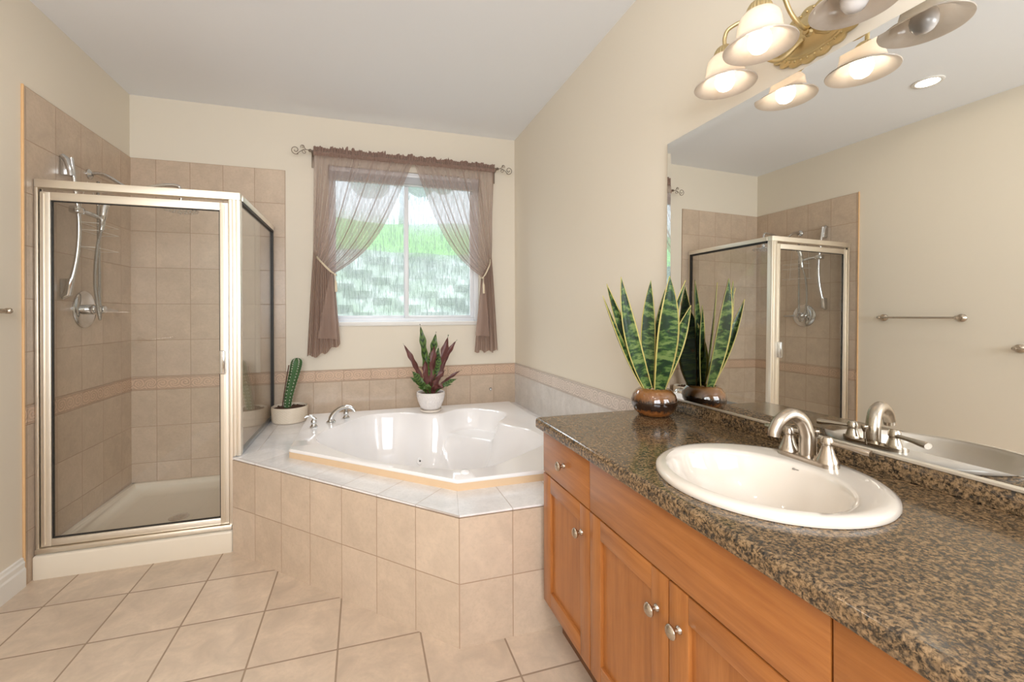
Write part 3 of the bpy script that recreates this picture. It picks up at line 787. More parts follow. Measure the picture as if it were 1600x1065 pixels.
en = thing('shower_enclosure', 'framed glass shower enclosure in champagne metal', 'shower enclosure', (-1.1, YD, 0.116))
zt, zb = 1.985, 0.117
B().box(L + 0.011, -0.655, YD - 0.022, YD + 0.022, 1.945, zt, 0.003).obj('top_rail', M['aluw'], en)
B().box(L + 0.011, -0.700, YD - 0.028, YD + 0.022, zb, 0.142, 0.004).obj('threshold', M['alu'], en)
b = B(); b.box(L + 0.011, -1.553, YD - 0.020, YD + 0.022, 0.142, 1.945, 0.002)
b.obj('wall_jamb', M['alu'], en)
b = B()
b.box(-0.714, -0.694, YD - 0.020, YD + 0.020, 0.117, 1.945, 0.003); b.box(-0.696, -0.676, YD - 0.026, YD + 0.022, DK + 0.001, 1.945, 0.004)
b.box(-0.678, -0.655, YD - 0.022, YD + 0.024, DK + 0.001, 1.945, 0.004)
b.obj('corner_post', M['aluw'], en)
# door
dx0, dx1, dz0, dz1 = -1.548, -0.716, 0.146, 1.926
fw = 0.042
dr = bpy.data.objects.new('door', None); scn.collection.objects.link(dr); dr.parent = en; dr['_b'] = en['_b']; dr.empty_display_size = 0.1
b = B()
def framebar(b, x0, x1, z0, z1):
    b.box(x0, x1, YD - 0.014, YD + 0.012, z0, z1, 0.003)
framebar(b, dx0, dx0 + fw, dz0, dz1); framebar(b, dx1 - fw, dx1, dz0, dz1)
framebar(b, dx0 + fw - .001, dx1 - fw + .001, dz0, dz0 + 0.036); framebar(b, dx0 + fw - .001, dx1 - fw + .001, dz1 - 0.042, dz1)
for q in ((dx0 + 0.012, dx0 + 0.020), (dx1 - 0.026, dx1 - 0.018)):
    b.box(q[0], q[1], YD - 0.019, YD - 0.013, dz0 + 0.01, dz1 - 0.01, 0.002)
b.obj('door_frame', M['aluw'], dr)
B().box(dx0 + fw - 0.004, dx1 - fw + 0.004, YD - 0.003, YD + 0.003, dz0 + 0.030, dz1 - 0.036).obj('glass_pane', M['glass'], dr, False)
b = B()
q0, q1, w0, w1 = dx0 + fw, dx1 - fw, dz0 + 0.036, dz1 - 0.042
b.box(q0, q0 + 0.005, YD - 0.006, YD + 0.006, w0, w1); b.box(q1 - 0.005, q1, YD - 0.006, YD + 0.006, w0, w1)
b.box(q0, q1, YD - 0.006, YD + 0.006, w0, w0 + 0.004); b.box(q0, q1, YD - 0.006, YD + 0.006, w1 - 0.004, w1)
b.obj('gasket', M['dark'], dr, False)
B().box(-0.752, -0.726, YD - 0.050, YD - 0.014, 0.980, 1.110, 0.005, 3).obj('handle', M['chrome'], dr)
B().box(L + 0.028, dx0 - 0.0015, YD - 0.008, YD + 0.004, 0.145, 1.94).obj('hinge_gap', M['dark'], en, False)
# fixed return panel on the tub platform
gx = -0.664
BY2 = D - t - 0.0005
B().box(gx - 0.013, gx + 0.013, YD + 0.024, BY2, 1.948, zt - 0.002, 0.003).obj('return_top_rail', M['aluw'], en)
B().box(gx - 0.011, gx + 0.011, YD + 0.020, BY2, DK + 0.0005, DK + 0.024, 0.003).obj('bottom_channel', plain('grey_channel', (0.42, 0.45, 0.48), 0.3, 0.8), en)
B().box(gx - 0.010, gx + 0.010, D - 0.030, BY2, DK + 0.024, 1.948, 0.002).obj('wall_channel', M['alu'], en)
b = B(); b.box(gx - 0.0125, gx + 0.0125, D - 0.046, D - 0.0305, DK + 0.024, 1.948); b.box(gx - 0.0125, gx + 0.0125, YD + 0.026, D - 0.031, 1.932, 1.9475)
b.obj('panel_gasket', M['dark'], en, False)
B().box(gx - 0.003, gx + 0.003, YD + 0.02, D - 0.04, DK + 0.015, 1.94).obj('glass_panel', M['glass'], en, False)

# shower fittings on the left wall
XW = L + t
sl = thing('slide_bar', 'bowed chrome slide bar with two end brackets', 'slide bar', (XW, 2.86, 1.42))
def yz(pts, x): return [(x_, y_, z_) for x_, y_, z_ in pts]
bar = smoothpath([(XW + 0.045, 2.875, 2.165), (XW + 0.058, 2.885, 2.0), (XW + 0.068, 2.895, 1.82), (XW + 0.062, 2.89, 1.64), (XW + 0.040, 2.87, 1.46)], 8)
B().tube(bar, 0.011, 14, sq=1.0).obj('bar', M['chrome'], sl)
for zc, zl in ((2.115, 0.075), (1.455, 0.075)):
    top = zc > 2
    b = B()
    yc = 2.873 if top else 2.870
    b.tube([(XW + 0.006, yc, zc + (0.055 if top else -0.050)), (XW + 0.030, yc, zc + (0.035 if top else -0.035)), (XW + 0.047, yc, zc - (0.050 if top else -0.050))], [0.016, 0.019, 0.015], 16)
    b.box(XW, XW + 0.040, yc - 0.013, yc + 0.013, zc - 0.05, zc + 0.05, 0.006)
    b.obj('bracket', M['chrome'], sl)
b = B().box(XW + 0.035, XW + 0.085, 2.862, 2.925, 1.865, 1.905, 0.010, 3)
b.tube(smoothpath([(XW + 0.060, 2.91, 1.885), (XW + 0.085, 2.96, 1.880), (XW + 0.105, 3.01, 1.868)], 5), [0.016] * 10 + [0.012], 12, sq=0.8)
b.obj('slider', M['chrome'], sl)
hs = thing('hand_shower', 'chrome hand shower with a flexible metal hose', 'hand shower', (XW + 0.11, 3.01, 1.83))
b = B().tube([(XW + 0.112, 3.015, 1.80), (XW + 0.115, 3.02, 1.86), (XW + 0.118, 3.030, 1.93), (XW + 0.125, 3.045, 1.985)], [0.012, 0.016, 0.019, 0.022], 16)
b.revolve([(0, 0.014), (0.026, 0.012), (0.034, 0.0), (0.028, -0.012), (0, -0.014)], (XW + 0.142, 3.055, 1.985), (0.9, 0.25, -0.35), 24)
b.obj('spray_head', M['chrome'], hs)
def hose_mat():
    m, nt, out = new_mat('hose_metal'); g = NG(nt); p = g.pos()
    s_ = g.m('SINE', g.m('MULTIPLY', g.dot(p, Z), 900.0))
    g.bsdf(out, (0.70, 0.69, 0.66, 1), 0.22, 1.0, g.bump(s_, 0.9, 0.003)); return m
M['hose'] = hose_mat()
hp = smoothpath([(XW + 0.112, 3.015, 1.805), (XW + 0.105, 2.985, 1.68), (XW + 0.10, 2.975, 1.5), (XW + 0.105, 2.99, 1.36), (XW + 0.10, 3.02, 1.29), (XW + 0.085, 3.055, 1.30),
                 (XW + 0.075, 3.07, 1.42), (XW + 0.070, 3.075, 1.7), (XW + 0.065, 3.08, 1.95), (XW + 0.060, 3.09, 2.10)], 10)
B().tube(hp, 0.0085, 10).obj('hose', M['hose'], hs)
sv = thing('shower_valve', 'round chrome shower valve plate with lever', 'shower valve', (XW, 3.07, 1.34))
B().revolve([(0.108, 0), (0.108, 0.006), (0.098, 0.013), (0.060, 0.016), (0.030, 0.018), (0.030, 0.055), (0.024, 0.062), (0, 0.064)], (XW, 3.07, 1.34), X, 48).obj('plate', M['chrome'], sv)
b = B().revolve([(0, 0.02), (0.024, 0.02), (0.026, 0.045), (0.020, 0.062), (0, 0.066)], (XW + 0.04, 3.07, 1.34), X, 28)
b.tube(smoothpath([(XW + 0.085, 3.075, 1.34), (XW + 0.098, 3.12, 1.337), (XW + 0.104, 3.19, 1.332)], 5), [lerp(0.014, 0.008, k / 10) for k in range(11)], 12)
b.obj('lever', M['chrome'], sv)
sa = thing('rain_shower', 'chrome wall arm carrying a wide round rain shower head', 'shower head', (XW, 3.12, 2.15))
b = B().revolve([(0.030, 0), (0.030, 0.006), (0.018, 0.016), (0.012, 0.02)], (XW, 3.12, 2.15), X, 28)
arm = smoothpath([(XW, 3.12, 2.15), (XW + 0.05, 3.12, 2.158), (XW + 0.11, 3.12, 2.135), (XW + 0.18, 3.12, 2.09), (XW + 0.26, 3.12, 2.085), (XW + 0.36, 3.12, 2.112), (XW + 0.445, 3.12, 2.118), (XW + 0.470, 3.12, 2.095), (XW + 0.474, 3.12, 2.04), (XW + 0.474, 3.12, 1.985)], 8)
b.tube(arm, 0.0105, 14)
b.obj('arm', M['chrome'], sa)
b = B().ball((XW + 0.474, 3.12, 1.995), 0.017)
b.revolve([(0, 0.012), (0.020, 0.012), (0.055, 0.007), (0.092, 0.003), (0.095, -0.002), (0.090, -0.008), (0, -0.008)], (XW + 0.474, 3.12, 1.966), Z, 40)
for k in range(30):
    a_ = 2 * PI * k * 0.382; r_ = 0.083 * math.sqrt((k + 1) / 30)
    b.revolve([(0.003, 0), (0.002, -0.004), (0, -0.005)], (XW + 0.474 + r_ * math.cos(a_), 3.12 + r_ * math.sin(a_), 1.958), Z, 6)
b.obj('head', M['chrome'], sa)
cd = thing('shower_caddy', 'thin white wire caddy hanging in the shower', 'caddy', (XW, 3.15, 1.70))
b = B()
for k, z_ in enumerate((1.845, 1.80, 1.70)):
    y0_, y1_ = 3.02 - 0.01 * k, 3.24
    b.tube([(XW + 0.004, y0_, z_), (XW + 0.085, y0_ + 0.02, z_), (XW + 0.100, y1_ - 0.02, z_), (XW + 0.004, y1_, z_), (XW + 0.004, y0_, z_)], 0.0014, 6)
b.tube([(XW + 0.004, 3.10, 2.10), (XW + 0.004, 3.04, 1.98), (XW + 0.004, 3.02, 1.69)], 0.0014, 6); b.tube([(XW + 0.004, 3.12, 2.10), (XW + 0.004, 3.20, 1.98), (XW + 0.004, 3.22, 1.69)], 0.0014, 6)
b.obj('wire_basket', plain('caddy_wire', (0.75, 0.72, 0.66), 0.3, 0.3), cd)

# towel bars on the left wall
def towel_bar(ya_, yb_, z_, label):
    tb = thing('towel_bar', label, 'towel bar', (L, (ya_ + yb_) / 2, z_), 'brushed nickel towel bars')
    for yy, s_ in ((ya_, 1), (yb_, -1)):
        b = B().revolve([(0.028, 0), (0.028, 0.006), (0.022, 0.012), (0.012, 0.020), (0.010, 0.055), (0.013, 0.064), (0.013, 0.076), (0.009, 0.082), (0, 0.084)], (L, yy, z_), X, 28)
        b.obj('post', M['nickel'], tb)
    B().tube([(L + 0.069, ya_, z_), (L + 0.069, yb_, z_)], 0.0075, 14).obj('bar', M['nickel'], tb)
towel_bar(1.94, 2.415, 1.325, 'brushed nickel towel bar, the longer and higher one, reflected in the mirror')
towel_bar(1.25, 1.655, 1.125, 'brushed nickel towel bar, the lower one, cut by the edge of the reflection')

# recessed ceiling lights
def emit(name, col, s):
    m, nt, out = new_mat(name); g = NG(nt); x = g.n('ShaderNodeEmission'); g.put(x.inputs[0], (*col, 1)); x.inputs[1].default_value = s
    nt.links.new(x.outputs[0], out.inputs['Surface']); return m
M['dl'] = emit('downlight_glow', (1.0, 0.88, 0.72), 120)
M['bulb'] = emit('bulb_glow', (1.0, 0.84, 0.66), 9)
def downlight(x, y, label):
    dl = thing('recessed_light', label, 'ceiling light', (x, y, H), 'recessed ceiling lights')
    B().revolve([(0.058, 0.0), (0.080, 0.0), (0.080, -0.004), (0.076, -0.007), (0.060, -0.007), (0.056, -0.002)], (x, y, H), Z, 40).obj('trim_ring', M['trimw'], dl)
    B().revolve([(0, -0.0035), (0.057, -0.0035), (0.057, -0.001), (0, -0.001)], (x, y, H), Z, 40).obj('lens', M['dl'], dl)
downlight(-0.955, 1.83, 'round recessed ceiling light reflected in the mirror')
downlight(-0.2, 0.2, 'added unseen ceiling light for fill above the middle of the room')  # extra lamp out of view, added to brighten the room
downlight(-0.2, -0.9, 'added unseen ceiling light for fill near the rear wall')  # also added as fill, behind the camera

# ------------------------------------------------------------------ vanity
XF = 0.695            # door faces
CT, CB = 0.882, 0.842
YE = -0.35            # near end of the vanity, behind the viewpoint
SY = [1.583, 1.219, 0.482, 0.115, -0.33]
def cab_carcass(y0, y1, par):
    b = B(); a_, c_ = y0 + 0.0005, y1 - 0.0005
    b.box(XF + 0.022, R - 0.003, a_, a_ + 0.016, 0.14, CB - 0.0005); b.box(XF + 0.022, R - 0.003, c_ - 0.016, c_, 0.14, CB - 0.0005)
    b.box(XF + 0.022, R - 0.003, a_ + 0.016, c_ - 0.016, 0.14, 0.156); b.box(R - 0.012, R - 0.003, a_ + 0.016, c_ - 0.016, 0.156, CB - 0.0005)
    b.box(XF + 0.022, XF + 0.040, a_ + 0.016, c_ - 0.016, 0.80, CB - 0.0005); b.box(XF + 0.022, XF + 0.040, a_ + 0.016, c_ - 0.016, 0.156, 0.20); b.box(XF + 0.022, XF + 0.040, a_ + 0.016, c_ - 0.016, 0.65, 0.69)
    b.obj('carcass', M['woodv'], par, False)
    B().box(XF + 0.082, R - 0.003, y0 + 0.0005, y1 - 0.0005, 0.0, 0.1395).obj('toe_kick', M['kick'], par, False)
def knob(x, y, z, par):
    B().revolve([(0.0095, 0), (0.009, 0.003), (0.0055, 0.007), (0.0055, 0.012), (0.010, 0.016), (0.0155, 0.021), (0.0165, 0.025), (0.014, 0.029), (0.008, 0.032), (0, 0.033)], (x, y, z), (-1, 0, 0), 24).obj('knob', M['nickel'], par)
def slab(name, y0, y1, z0, z1, par, mat):
    return B().box(XF, XF + 0.021, y0, y1, z0, z1, 0.002).obj(name, mat, par)
def shaker(y0, y1, z0, z1, par, ky, kz):
    e_ = bpy.data.objects.new('door', None); scn.collection.objects.link(e_); e_.parent = par; e_['_b'] = par['_b']; e_.empty_display_size = 0.1
    w_ = 0.062
    for q in ((y0, y0 + w_), (y1 - w_, y1)): B().box(XF, XF + 0.021, *q, z0, z1, 0.0015).obj('stile', M['woodv'], e_)
    for q in ((z0, z0 + w_), (z1 - w_, z1)): B().box(XF, XF + 0.021, y0 + w_ + 0.0003, y1 - w_ - 0.0003, *q, 0.0015).obj('rail', M['woodh'], e_)
    B().box(XF + 0.011, XF + 0.019, y0 + w_ - 0.004, y1 - w_ + 0.004, z0 + w_ - 0.004, z1 - w_ + 0.004).obj('door_panel', M['woodv'], e_, False)
    knob(XF, ky, kz, e_)
g_ = 0.0018
ZD0, ZD1, ZT = 0.155, 0.667, 0.672
c1 = thing('vanity_cabinet', 'narrow maple vanity cabinet with drawer over door, next to the tub', 'cabinet', (1.0, 1.40, 0), 'maple vanity cabinets')
cab_carcass(SY[1], SY[0], c1)
d1 = slab('drawer', SY[1] + g_, SY[0] - g_, ZT, 0.838, c1, M['woodh']); knob(XF, 1.400, 0.752, d1)
shaker(SY[1] + g_, SY[0] - g_, ZD0, ZD1, c1, 1.272, 0.575)
c2 = thing('vanity_cabinet', 'wide maple vanity cabinet with two doors below the sink', 'cabinet', (1.0, 0.85, 0), 'maple vanity cabinets')
cab_carcass(SY[2], SY[1], c2)
slab('false_front', SY[2] + g_, SY[1] - g_, ZT, 0.838, c2, M['woodh'])
shaker(0.8505 + g_, SY[1] - g_, ZD0, ZD1, c2, 0.893, 0.573)
shaker(SY[2] + g_, 0.8505 - g_, ZD0, ZD1, c2, 0.815, 0.573)
c3 = thing('vanity_cabinet', 'maple vanity cabinet with drawer, closest to the viewer', 'cabinet', (1.0, 0.3, 0), 'maple vanity cabinets')
cab_carcass(SY[3], SY[2], c3)
d3 = slab('drawer', SY[3] + g_, SY[2] - g_, ZT, 0.838, c3, M['woodh']); knob(XF, 0.2985, 0.752, d3)
shaker(SY[3] + g_, SY[2] - g_, ZD0, ZD1, c3, 0.44, 0.573)

# worktop with an oval hole for the sink
SXC, SYC, SRX, SRY = 0.966, 0.832, 0.251, 0.251
XC0 = 0.6708
b = B()
NO = 96
def ov(rx, ry, z, cx=SXC, cy=SYC): return [(cx + rx * math.cos(2 * PI * k / NO), cy + ry * math.sin(2 * PI * k / NO), z) for k in range(NO)]
def rect_pt(a_, x0, x1, y0, y1):
    d_ = (math.cos(a_), math.sin(a_)); t_ = 1e9
    if abs(d_[0]) > 1e-9: t_ = min(t_, max((x0 - SXC) / d_[0], (x1 - SXC) / d_[0]))
    if abs(d_[1]) > 1e-9: t_ = min(t_, max((y0 - SYC) / d_[1], (y1 - SYC) / d_[1]))
    return SXC + d_[0] * t_, SYC + d_[1] * t_
ya_, yb_ = SYC - 0.36, SYC + 0.36
bev = 0.012
for z_, flip in ((CT, 0), (CB, 1)):
    xs0 = XC0 + (bev if not flip else 0.004)
    hole = [b.bm.verts.new(p_) for p_ in ov(SRX - 0.03, SRY - 0.03, z_)]
    aa = [2 * PI * k / NO for k in range(NO)]
    for cxn, cyn in ((xs0, ya_), (R - 0.002, ya_), (R - 0.002, yb_), (xs0, yb_)):
        a_ = math.atan2(cyn - SYC, cxn - SXC) % (2 * PI); i = min(range(NO), key=lambda k: abs(aa[k] - a_)); aa[i] = a_
    outr = [b.bm.verts.new((*rect_pt(a_, xs0, R - 0.002, ya_, yb_), z_)) for a_ in aa]
    for i in range(NO): b.bm.faces.new((hole[i], hole[(i + 1) % NO], outr[(i + 1) % NO], outr[i]))
    for q0, q1 in ((YE, ya_), (yb_, VY)):
        b.bm.faces.new([b.bm.verts.new(v) for v in ((xs0, q0, z_), (R - 0.002, q0, z_), (R - 0.002, q1, z_), (xs0, q1, z_))])
# rounded front edge + ends
prf = [(XC0 + bev, CT), (XC0 + 0.006, CT - 0.0018), (XC0 + 0.0018, CT - 0.006), (XC0, CT - bev), (XC0, CB + 0.006), (XC0 + 0.0015, CB + 0.0015), (XC0 + 0.004, CB)]
P = [[(x, y, z) for x, z in prf] for y in (YE, VY)]
b.grid(P)
for yy in (YE, VY):
    b.bm.faces.new([b.bm.verts.new((x, yy, z)) for x, z in prf] + [b.bm.verts.new((R - 0.002, yy, CB)), b.bm.verts.new((R - 0.002, yy, CT))])
ct = thing('vanity_countertop', 'brown speckled granite-look countertop with backsplash', 'countertop', (1.0, 0.8, CB))
b.obj('top', M['granite'], ct, ang=40)
B().box(R - 0.023, R - 0.0015, YE, VY - 0.0005, CT + 0.0002, 0.932, 0.003).obj('backsplash', M['granite'], ct)

# sink
sk = thing('sink', 'oval cream drop-in sink set in the vanity countertop', 'sink', (SXC, SYC, CT))
b = B()
prof = []   # (rx, ry, z, cx offset)
lay = [(SRX, SRY, 0.001, 0), (SRX + 0.002, SRY + 0.002, 0.006, 0), (SRX, SRY, 0.014, 0), (SRX - 0.010, SRY - 0.010, 0.020, 0), (SRX - 0.026, SRY - 0.024, 0.021, -0.002),
       (SRX - 0.058, SRY - 0.036, 0.0175, -0.034), (SRX - 0.066, SRY - 0.044, 0.0155, -0.040), (SRX - 0.070, SRY - 0.049, 0.008, -0.041), (SRX - 0.073, SRY - 0.053, -0.004, -0.041), (SRX - 0.082, SRY - 0.066, -0.035, -0.040),
       (SRX - 0.105, SRY - 0.095, -0.075, -0.034), (SRX - 0.135, SRY - 0.130, -0.110, -0.024), (SRX - 0.175, SRY - 0.175, -0.130, -0.016), (SRX - 0.215, SRY - 0.220, -0.139, -0.010), (0.022, 0.022, -0.142, -0.008)]
rg = [[b.bm.verts.new(p_) for p_ in ov(rx, ry, CT + z_, SXC + ox)] for rx, ry, z_, ox in lay]
for a_, c_ in zip(rg, rg[1:]):
    for i in range(NO): b.bm.faces.new((a_[i], a_[(i + 1) % NO], c_[(i + 1) % NO], c_[i]))
b.obj('basin', M['porc'], sk, ang=60)
B().revolve([(0, -0.004), (0.016, -0.003), (0.020, 0.001), (0.026, 0.003), (0.027, -0.002)], (SXC - 0.008, SYC, CT - 0.141), Z, 28).obj('drain', M['chrome'], sk)
b = B()                                   # small printed maker's mark high on the back slope of the basin
b.ball((1.1020, 0.858, CT + 0.003), 0.0042, 2, (0.55, 1.0, 0.75)); b.ball((1.1035, 0.850, CT + 0.003), 0.0032, 2, (0.6, 1.5, 0.5))
b.obj('maker_mark', plain('grey_print', (0.32, 0.28, 0.24), 0.5), sk)

# faucet on the sink deck
fc = thing('sink_faucet', 'brushed nickel two-handle faucet with arched spout on the sink', 'faucet', (1.165, 0.865, CT + 0.02))
FX, FY, FZ = 1.160, 0.866, CT + 0.0195
b = B(); pl_ = []
for k in range(40):
    a_ = 2 * PI * k / 40; c_, s_ = math.cos(a_), math.sin(a_)
    pl_.append((FX + 0.026 * c_, FY + (0.052 if s_ > 0 else -0.052) + 0.027 * s_) )
b.prism(pl_, FZ - 0.002, FZ + 0.012, 0.003)
b.obj('base_plate', M['nickel'], fc)
for sgn in (1, -1):
    hy = FY + sgn * 0.0525
    o = B().revolve([(0.0265, 0.010), (0.0255, 0.015), (0.0235, 0.020), (0.0180, 0.032), (0.0140, 0.045), (0.0120, 0.053), (0.0122, 0.057), (0.0140, 0.059), (0.0140, 0.069), (0.0105, 0.076), (0, 0.079)], (FX, hy, FZ), Z, 32).obj('handle', M['nickel'], fc)
    pt = [(FX + 0.002 + d_ * 0.25, hy + sgn * d_, FZ + 0.062 + z_) for d_, z_ in ((0.008, 0), (0.024, -0.001), (0.050, -0.002), (0.076, -0.004), (0.085, -0.005))]
    B().tube(pt, [0.0080, 0.0074, 0.0088, 0.0122, 0.0110], 16, sq=0.75).obj('lever', M['nickel'], o)
pth = smoothpath([(FX, FY, FZ + 0.008), (FX, FY, FZ + 0.045), (FX - 0.002, FY, FZ + 0.076), (FX - 0.017, FY + 0.004, FZ + 0.111), (FX - 0.048, FY + 0.008, FZ + 0.125), (FX - 0.080, FY + 0.012, FZ + 0.111), (FX - 0.097, FY + 0.015, FZ + 0.085), (FX - 0.101, FY + 0.015, FZ + 0.068)], 7)
nn = len(pth)
B().tube(pth, [lerp(0.0190, 0.0145, k / (nn - 1)) for k in range(nn)], 24).obj('spout', M['nickel'], fc)
B().tube([(FX + 0.034, FY, FZ + 0.008), (FX + 0.034, FY, FZ + 0.062)], 0.0028, 10).revolve([(0.004, 0.060), (0.006, 0.066), (0.009, 0.074), (0.008, 0.078), (0, 0.079)], (FX + 0.034, FY, FZ), Z, 16).obj('lift_rod', M['nickel'], fc)

# ------------------------------------------------------------------ mirror
m, nt, out = new_mat('mirror_silver'); g = NG(nt)
gl = g.n('ShaderNodeBsdfGlossy'); gl.inputs['Roughness'].default_value = 0.0; g.put(gl.inputs['Color'], (0.90, 0.91, 0.89, 1))
nt.links.new(gl.outputs[0], out.inputs['Surface']); M['mirror'] = m
MY1, MY0, MZ0, MZ1 = 1.583, -0.20, 0.940, 2.053
TLT, YWT = R_(0.62), R_(0.34)                # the mirror leans back a little and is not quite parallel to the wall
mr = thing('wall_mirror', 'large frameless wall mirror with angled glass edges above the vanity', 'mirror', (R, 0.7, MZ0))
def mp(y, z, prot):     # point of the mirror face
    return (R - 0.004 - prot - (MZ1 - z) * math.tan(TLT) - (y - MY0) * math.tan(YWT), y, z)
b = B(); bw = 0.024
o4 = [(MY0, MZ0), (MY1, MZ0), (MY1, MZ1), (MY0, MZ1)]; i4 = [(MY0 + bw, MZ0 + bw), (MY1 - bw, MZ0 + bw), (MY1 - bw, MZ1 - bw), (MY0 + bw, MZ1 - bw)]
vo = [b.bm.verts.new(mp(y, z, 0.0)) for y, z in o4]; vi = [b.bm.verts.new(mp(y, z, 0.0018)) for y, z in i4]
vb = [b.bm.verts.new((R - 0.001, y, z)) for y, z in o4]
b.bm.faces.new(vi)
for i in range(4):
    j = (i + 1) % 4
    b.bm.faces.new((vo[i], vo[j], vi[j], vi[i])); b.bm.faces.new((vb[i], vb[j], vo[j], vo[i]))
b.bm.faces.new(vb)
b.obj('glass', M['mirror'], mr, False)
B().box(R - 0.0275, R - 0.001, MY0, MY1, 0.9322, 0.9398, 0.001).obj('bottom_channel', M['aluw'], mr, False)

# ------------------------------------------------------------------ vanity light
def shade_mat():
    m, nt, out = new_mat('alabaster_glass'); g = NG(nt); oc = g.n('ShaderNodeTexCoord').outputs['Object']
    f = g.noise(oc, 22, 4, 0.6, 1.5)
    c = g.mix(f, (0.80, 0.72, 0.64), (0.90, 0.85, 0.79))
    tl = g.n('ShaderNodeBsdfTranslucent'); g.put(tl.inputs[0], c)
    df = g.n('ShaderNodeBsdfDiffuse'); g.put(df.inputs[0], c)
    gl = g.n('ShaderNodeBsdfGlossy'); gl.inputs['Roughness'].default_value = 0.15
    a = g.n('ShaderNodeMixShader'); a.inputs[0].default_value = 0.42; g.put(a.inputs[1], tl.outputs[0]); g.put(a.inputs[2], df.outputs[0])
    fr_, c_ = schlick(g, 0.04, 0.5)
    b_ = g.n('ShaderNodeMixShader'); g.put(b_.inputs[0], fr_); g.put(b_.inputs[1], a.outputs[0]); g.put(b_.inputs[2], gl.outputs[0])
    nt.links.new(b_.outputs[0], out.inputs['Surface']); return m
M['shade'] = shade_mat()
M['bulboff'] = plain('frosted_bulb', (0.78, 0.74, 0.72), 0.25, var=0.02, coat=0.4)
vl = thing('vanity_light', 'antique brass three-arm wall light with bell glass shades above the mirror', 'wall light', (R, 0.945, 2.135))
PC = (R, 0.945, 2.150)
def scal(t_, z_): return 0.010 * abs(math.sin(t_ * 9)) if z_ < 0.010 else 0.0
b = B().revolve([(0.100, 0.0), (0.100, 0.008), (0.094, 0.012), (0.086, 0.011), (0.082, 0.014), (0.076, 0.014), (0.070, 0.020), (0.050, 0.027), (0.028, 0.032), (0, 0.034)], PC, (-1, 0, 0), 108, sx=0.78, sy=1.30, rfun=scal)
for k in range(36):
    a_ = 2 * PI * k / 36
    b.ball((R - 0.012, PC[1] + 0.118 * math.cos(a_), PC[2] + 0.0705 * math.sin(a_)), 0.0042, 1)
b.obj('backplate', M['brass'], vl)
b = B().revolve([(0.010, 0.024), (0.012, 0.032), (0.007, 0.040), (0.009, 0.048), (0.004, 0.056), (0, 0.058)], (R, PC[1] - 0.0, PC[2] - 0.012), (-1, 0, 0), 18)
b.obj('finial', M['brass'], vl)
lamps = [(1.165, 1.140, True), (1.092, 0.947, True), (1.172, 0.752, False)]
ZRIM = 2.066
for lx, ly, on in lamps:
    top = ZRIM + 0.128
    side = ly - PC[1]
    if abs(side) < 0.05:
        pts = [(R - 0.03, PC[1], PC[2] + 0.01), (R - 0.07, PC[1] - 0.01, PC[2] - 0.010), (R - 0.11, PC[1] - 0.004, PC[2] + 0.03), (R - 0.145, PC[1], PC[2] + 0.10), (R - 0.19, ly, PC[2] + 0.140), (lx + 0.008, ly, top + 0.055), (lx, ly, top)]
    else:
        s_ = 1 if side > 0 else -1
        pts = [(R - 0.03, PC[1] + s_ * 0.02, PC[2] - 0.02), (R - 0.055, PC[1] + s_ * 0.075, PC[2] - 0.055), (R - 0.075, PC[1] + s_ * 0.115, PC[2] - 0.02), (R - 0.09, PC[1] + s_ * 0.125, PC[2] + 0.05), (R - 0.11, PC[1] + s_ * 0.150, PC[2] + 0.105), (lx + 0.005, ly - s_ * 0.014, top + 0.052), (lx, ly, top + 0.03), (lx, ly, top)]
    pp = smoothpath(pts, 7)
    ar = B().tube(pp, 0.0062, 12)
    mid = pp[len(pp) // 2]
    for q in (-1, 0, 1): ar.ball((mid[0], mid[1], mid[2] + q * 0.008), 0.0095 - abs(q) * 0.002, 2, (1, 1, 0.5))
    ao = ar.obj('lamp_arm', M['brass'], vl)
    def rib(t_, z_): return 0.0010 * math.sin(t_ * 24)
    B().revolve([(0.007, 0.132), (0.012, 0.130), (0.024, 0.122), (0.032, 0.108), (0.0345, 0.094), (0.033, 0.089), (0.0, 0.089)], (lx, ly, ZRIM), Z, 96, rfun=rib).obj('shade_holder', M['brass'], ao)
    sh = B().revolve([(0.0325, 0.096), (0.044, 0.091), (0.052, 0.078), (0.0555, 0.060), (0.0575, 0.042), (0.062, 0.026), (0.073, 0.011), (0.087, 0.002), (0.0935, -0.001), (0.0925, -0.004), (0.086, -0.002), (0.071, 0.0065), (0.0585, 0.022), (0.0535, 0.040), (0.0515, 0.060), (0.048, 0.075), (0.041, 0.086), (0.0325, 0.091)], (lx, ly, ZRIM), Z, 64)
    so = sh.obj('lamp_shade', M['shade'], ao, ang=70)
    bb = B().revolve([(0.013, 0.086), (0.014, 0.066), (0.020, 0.048), (0.0275, 0.030), (0.0300, 0.014), (0.0275, -0.001), (0.020, -0.013), (0.010, -0.019), (0, -0.0205)], (lx, ly, ZRIM), Z, 32)
    bo = bb.obj('light_bulb', M['bulb'] if on else M['bulboff'], ao)
    if not on: bo['label'] = 'unlit frosted light bulb'

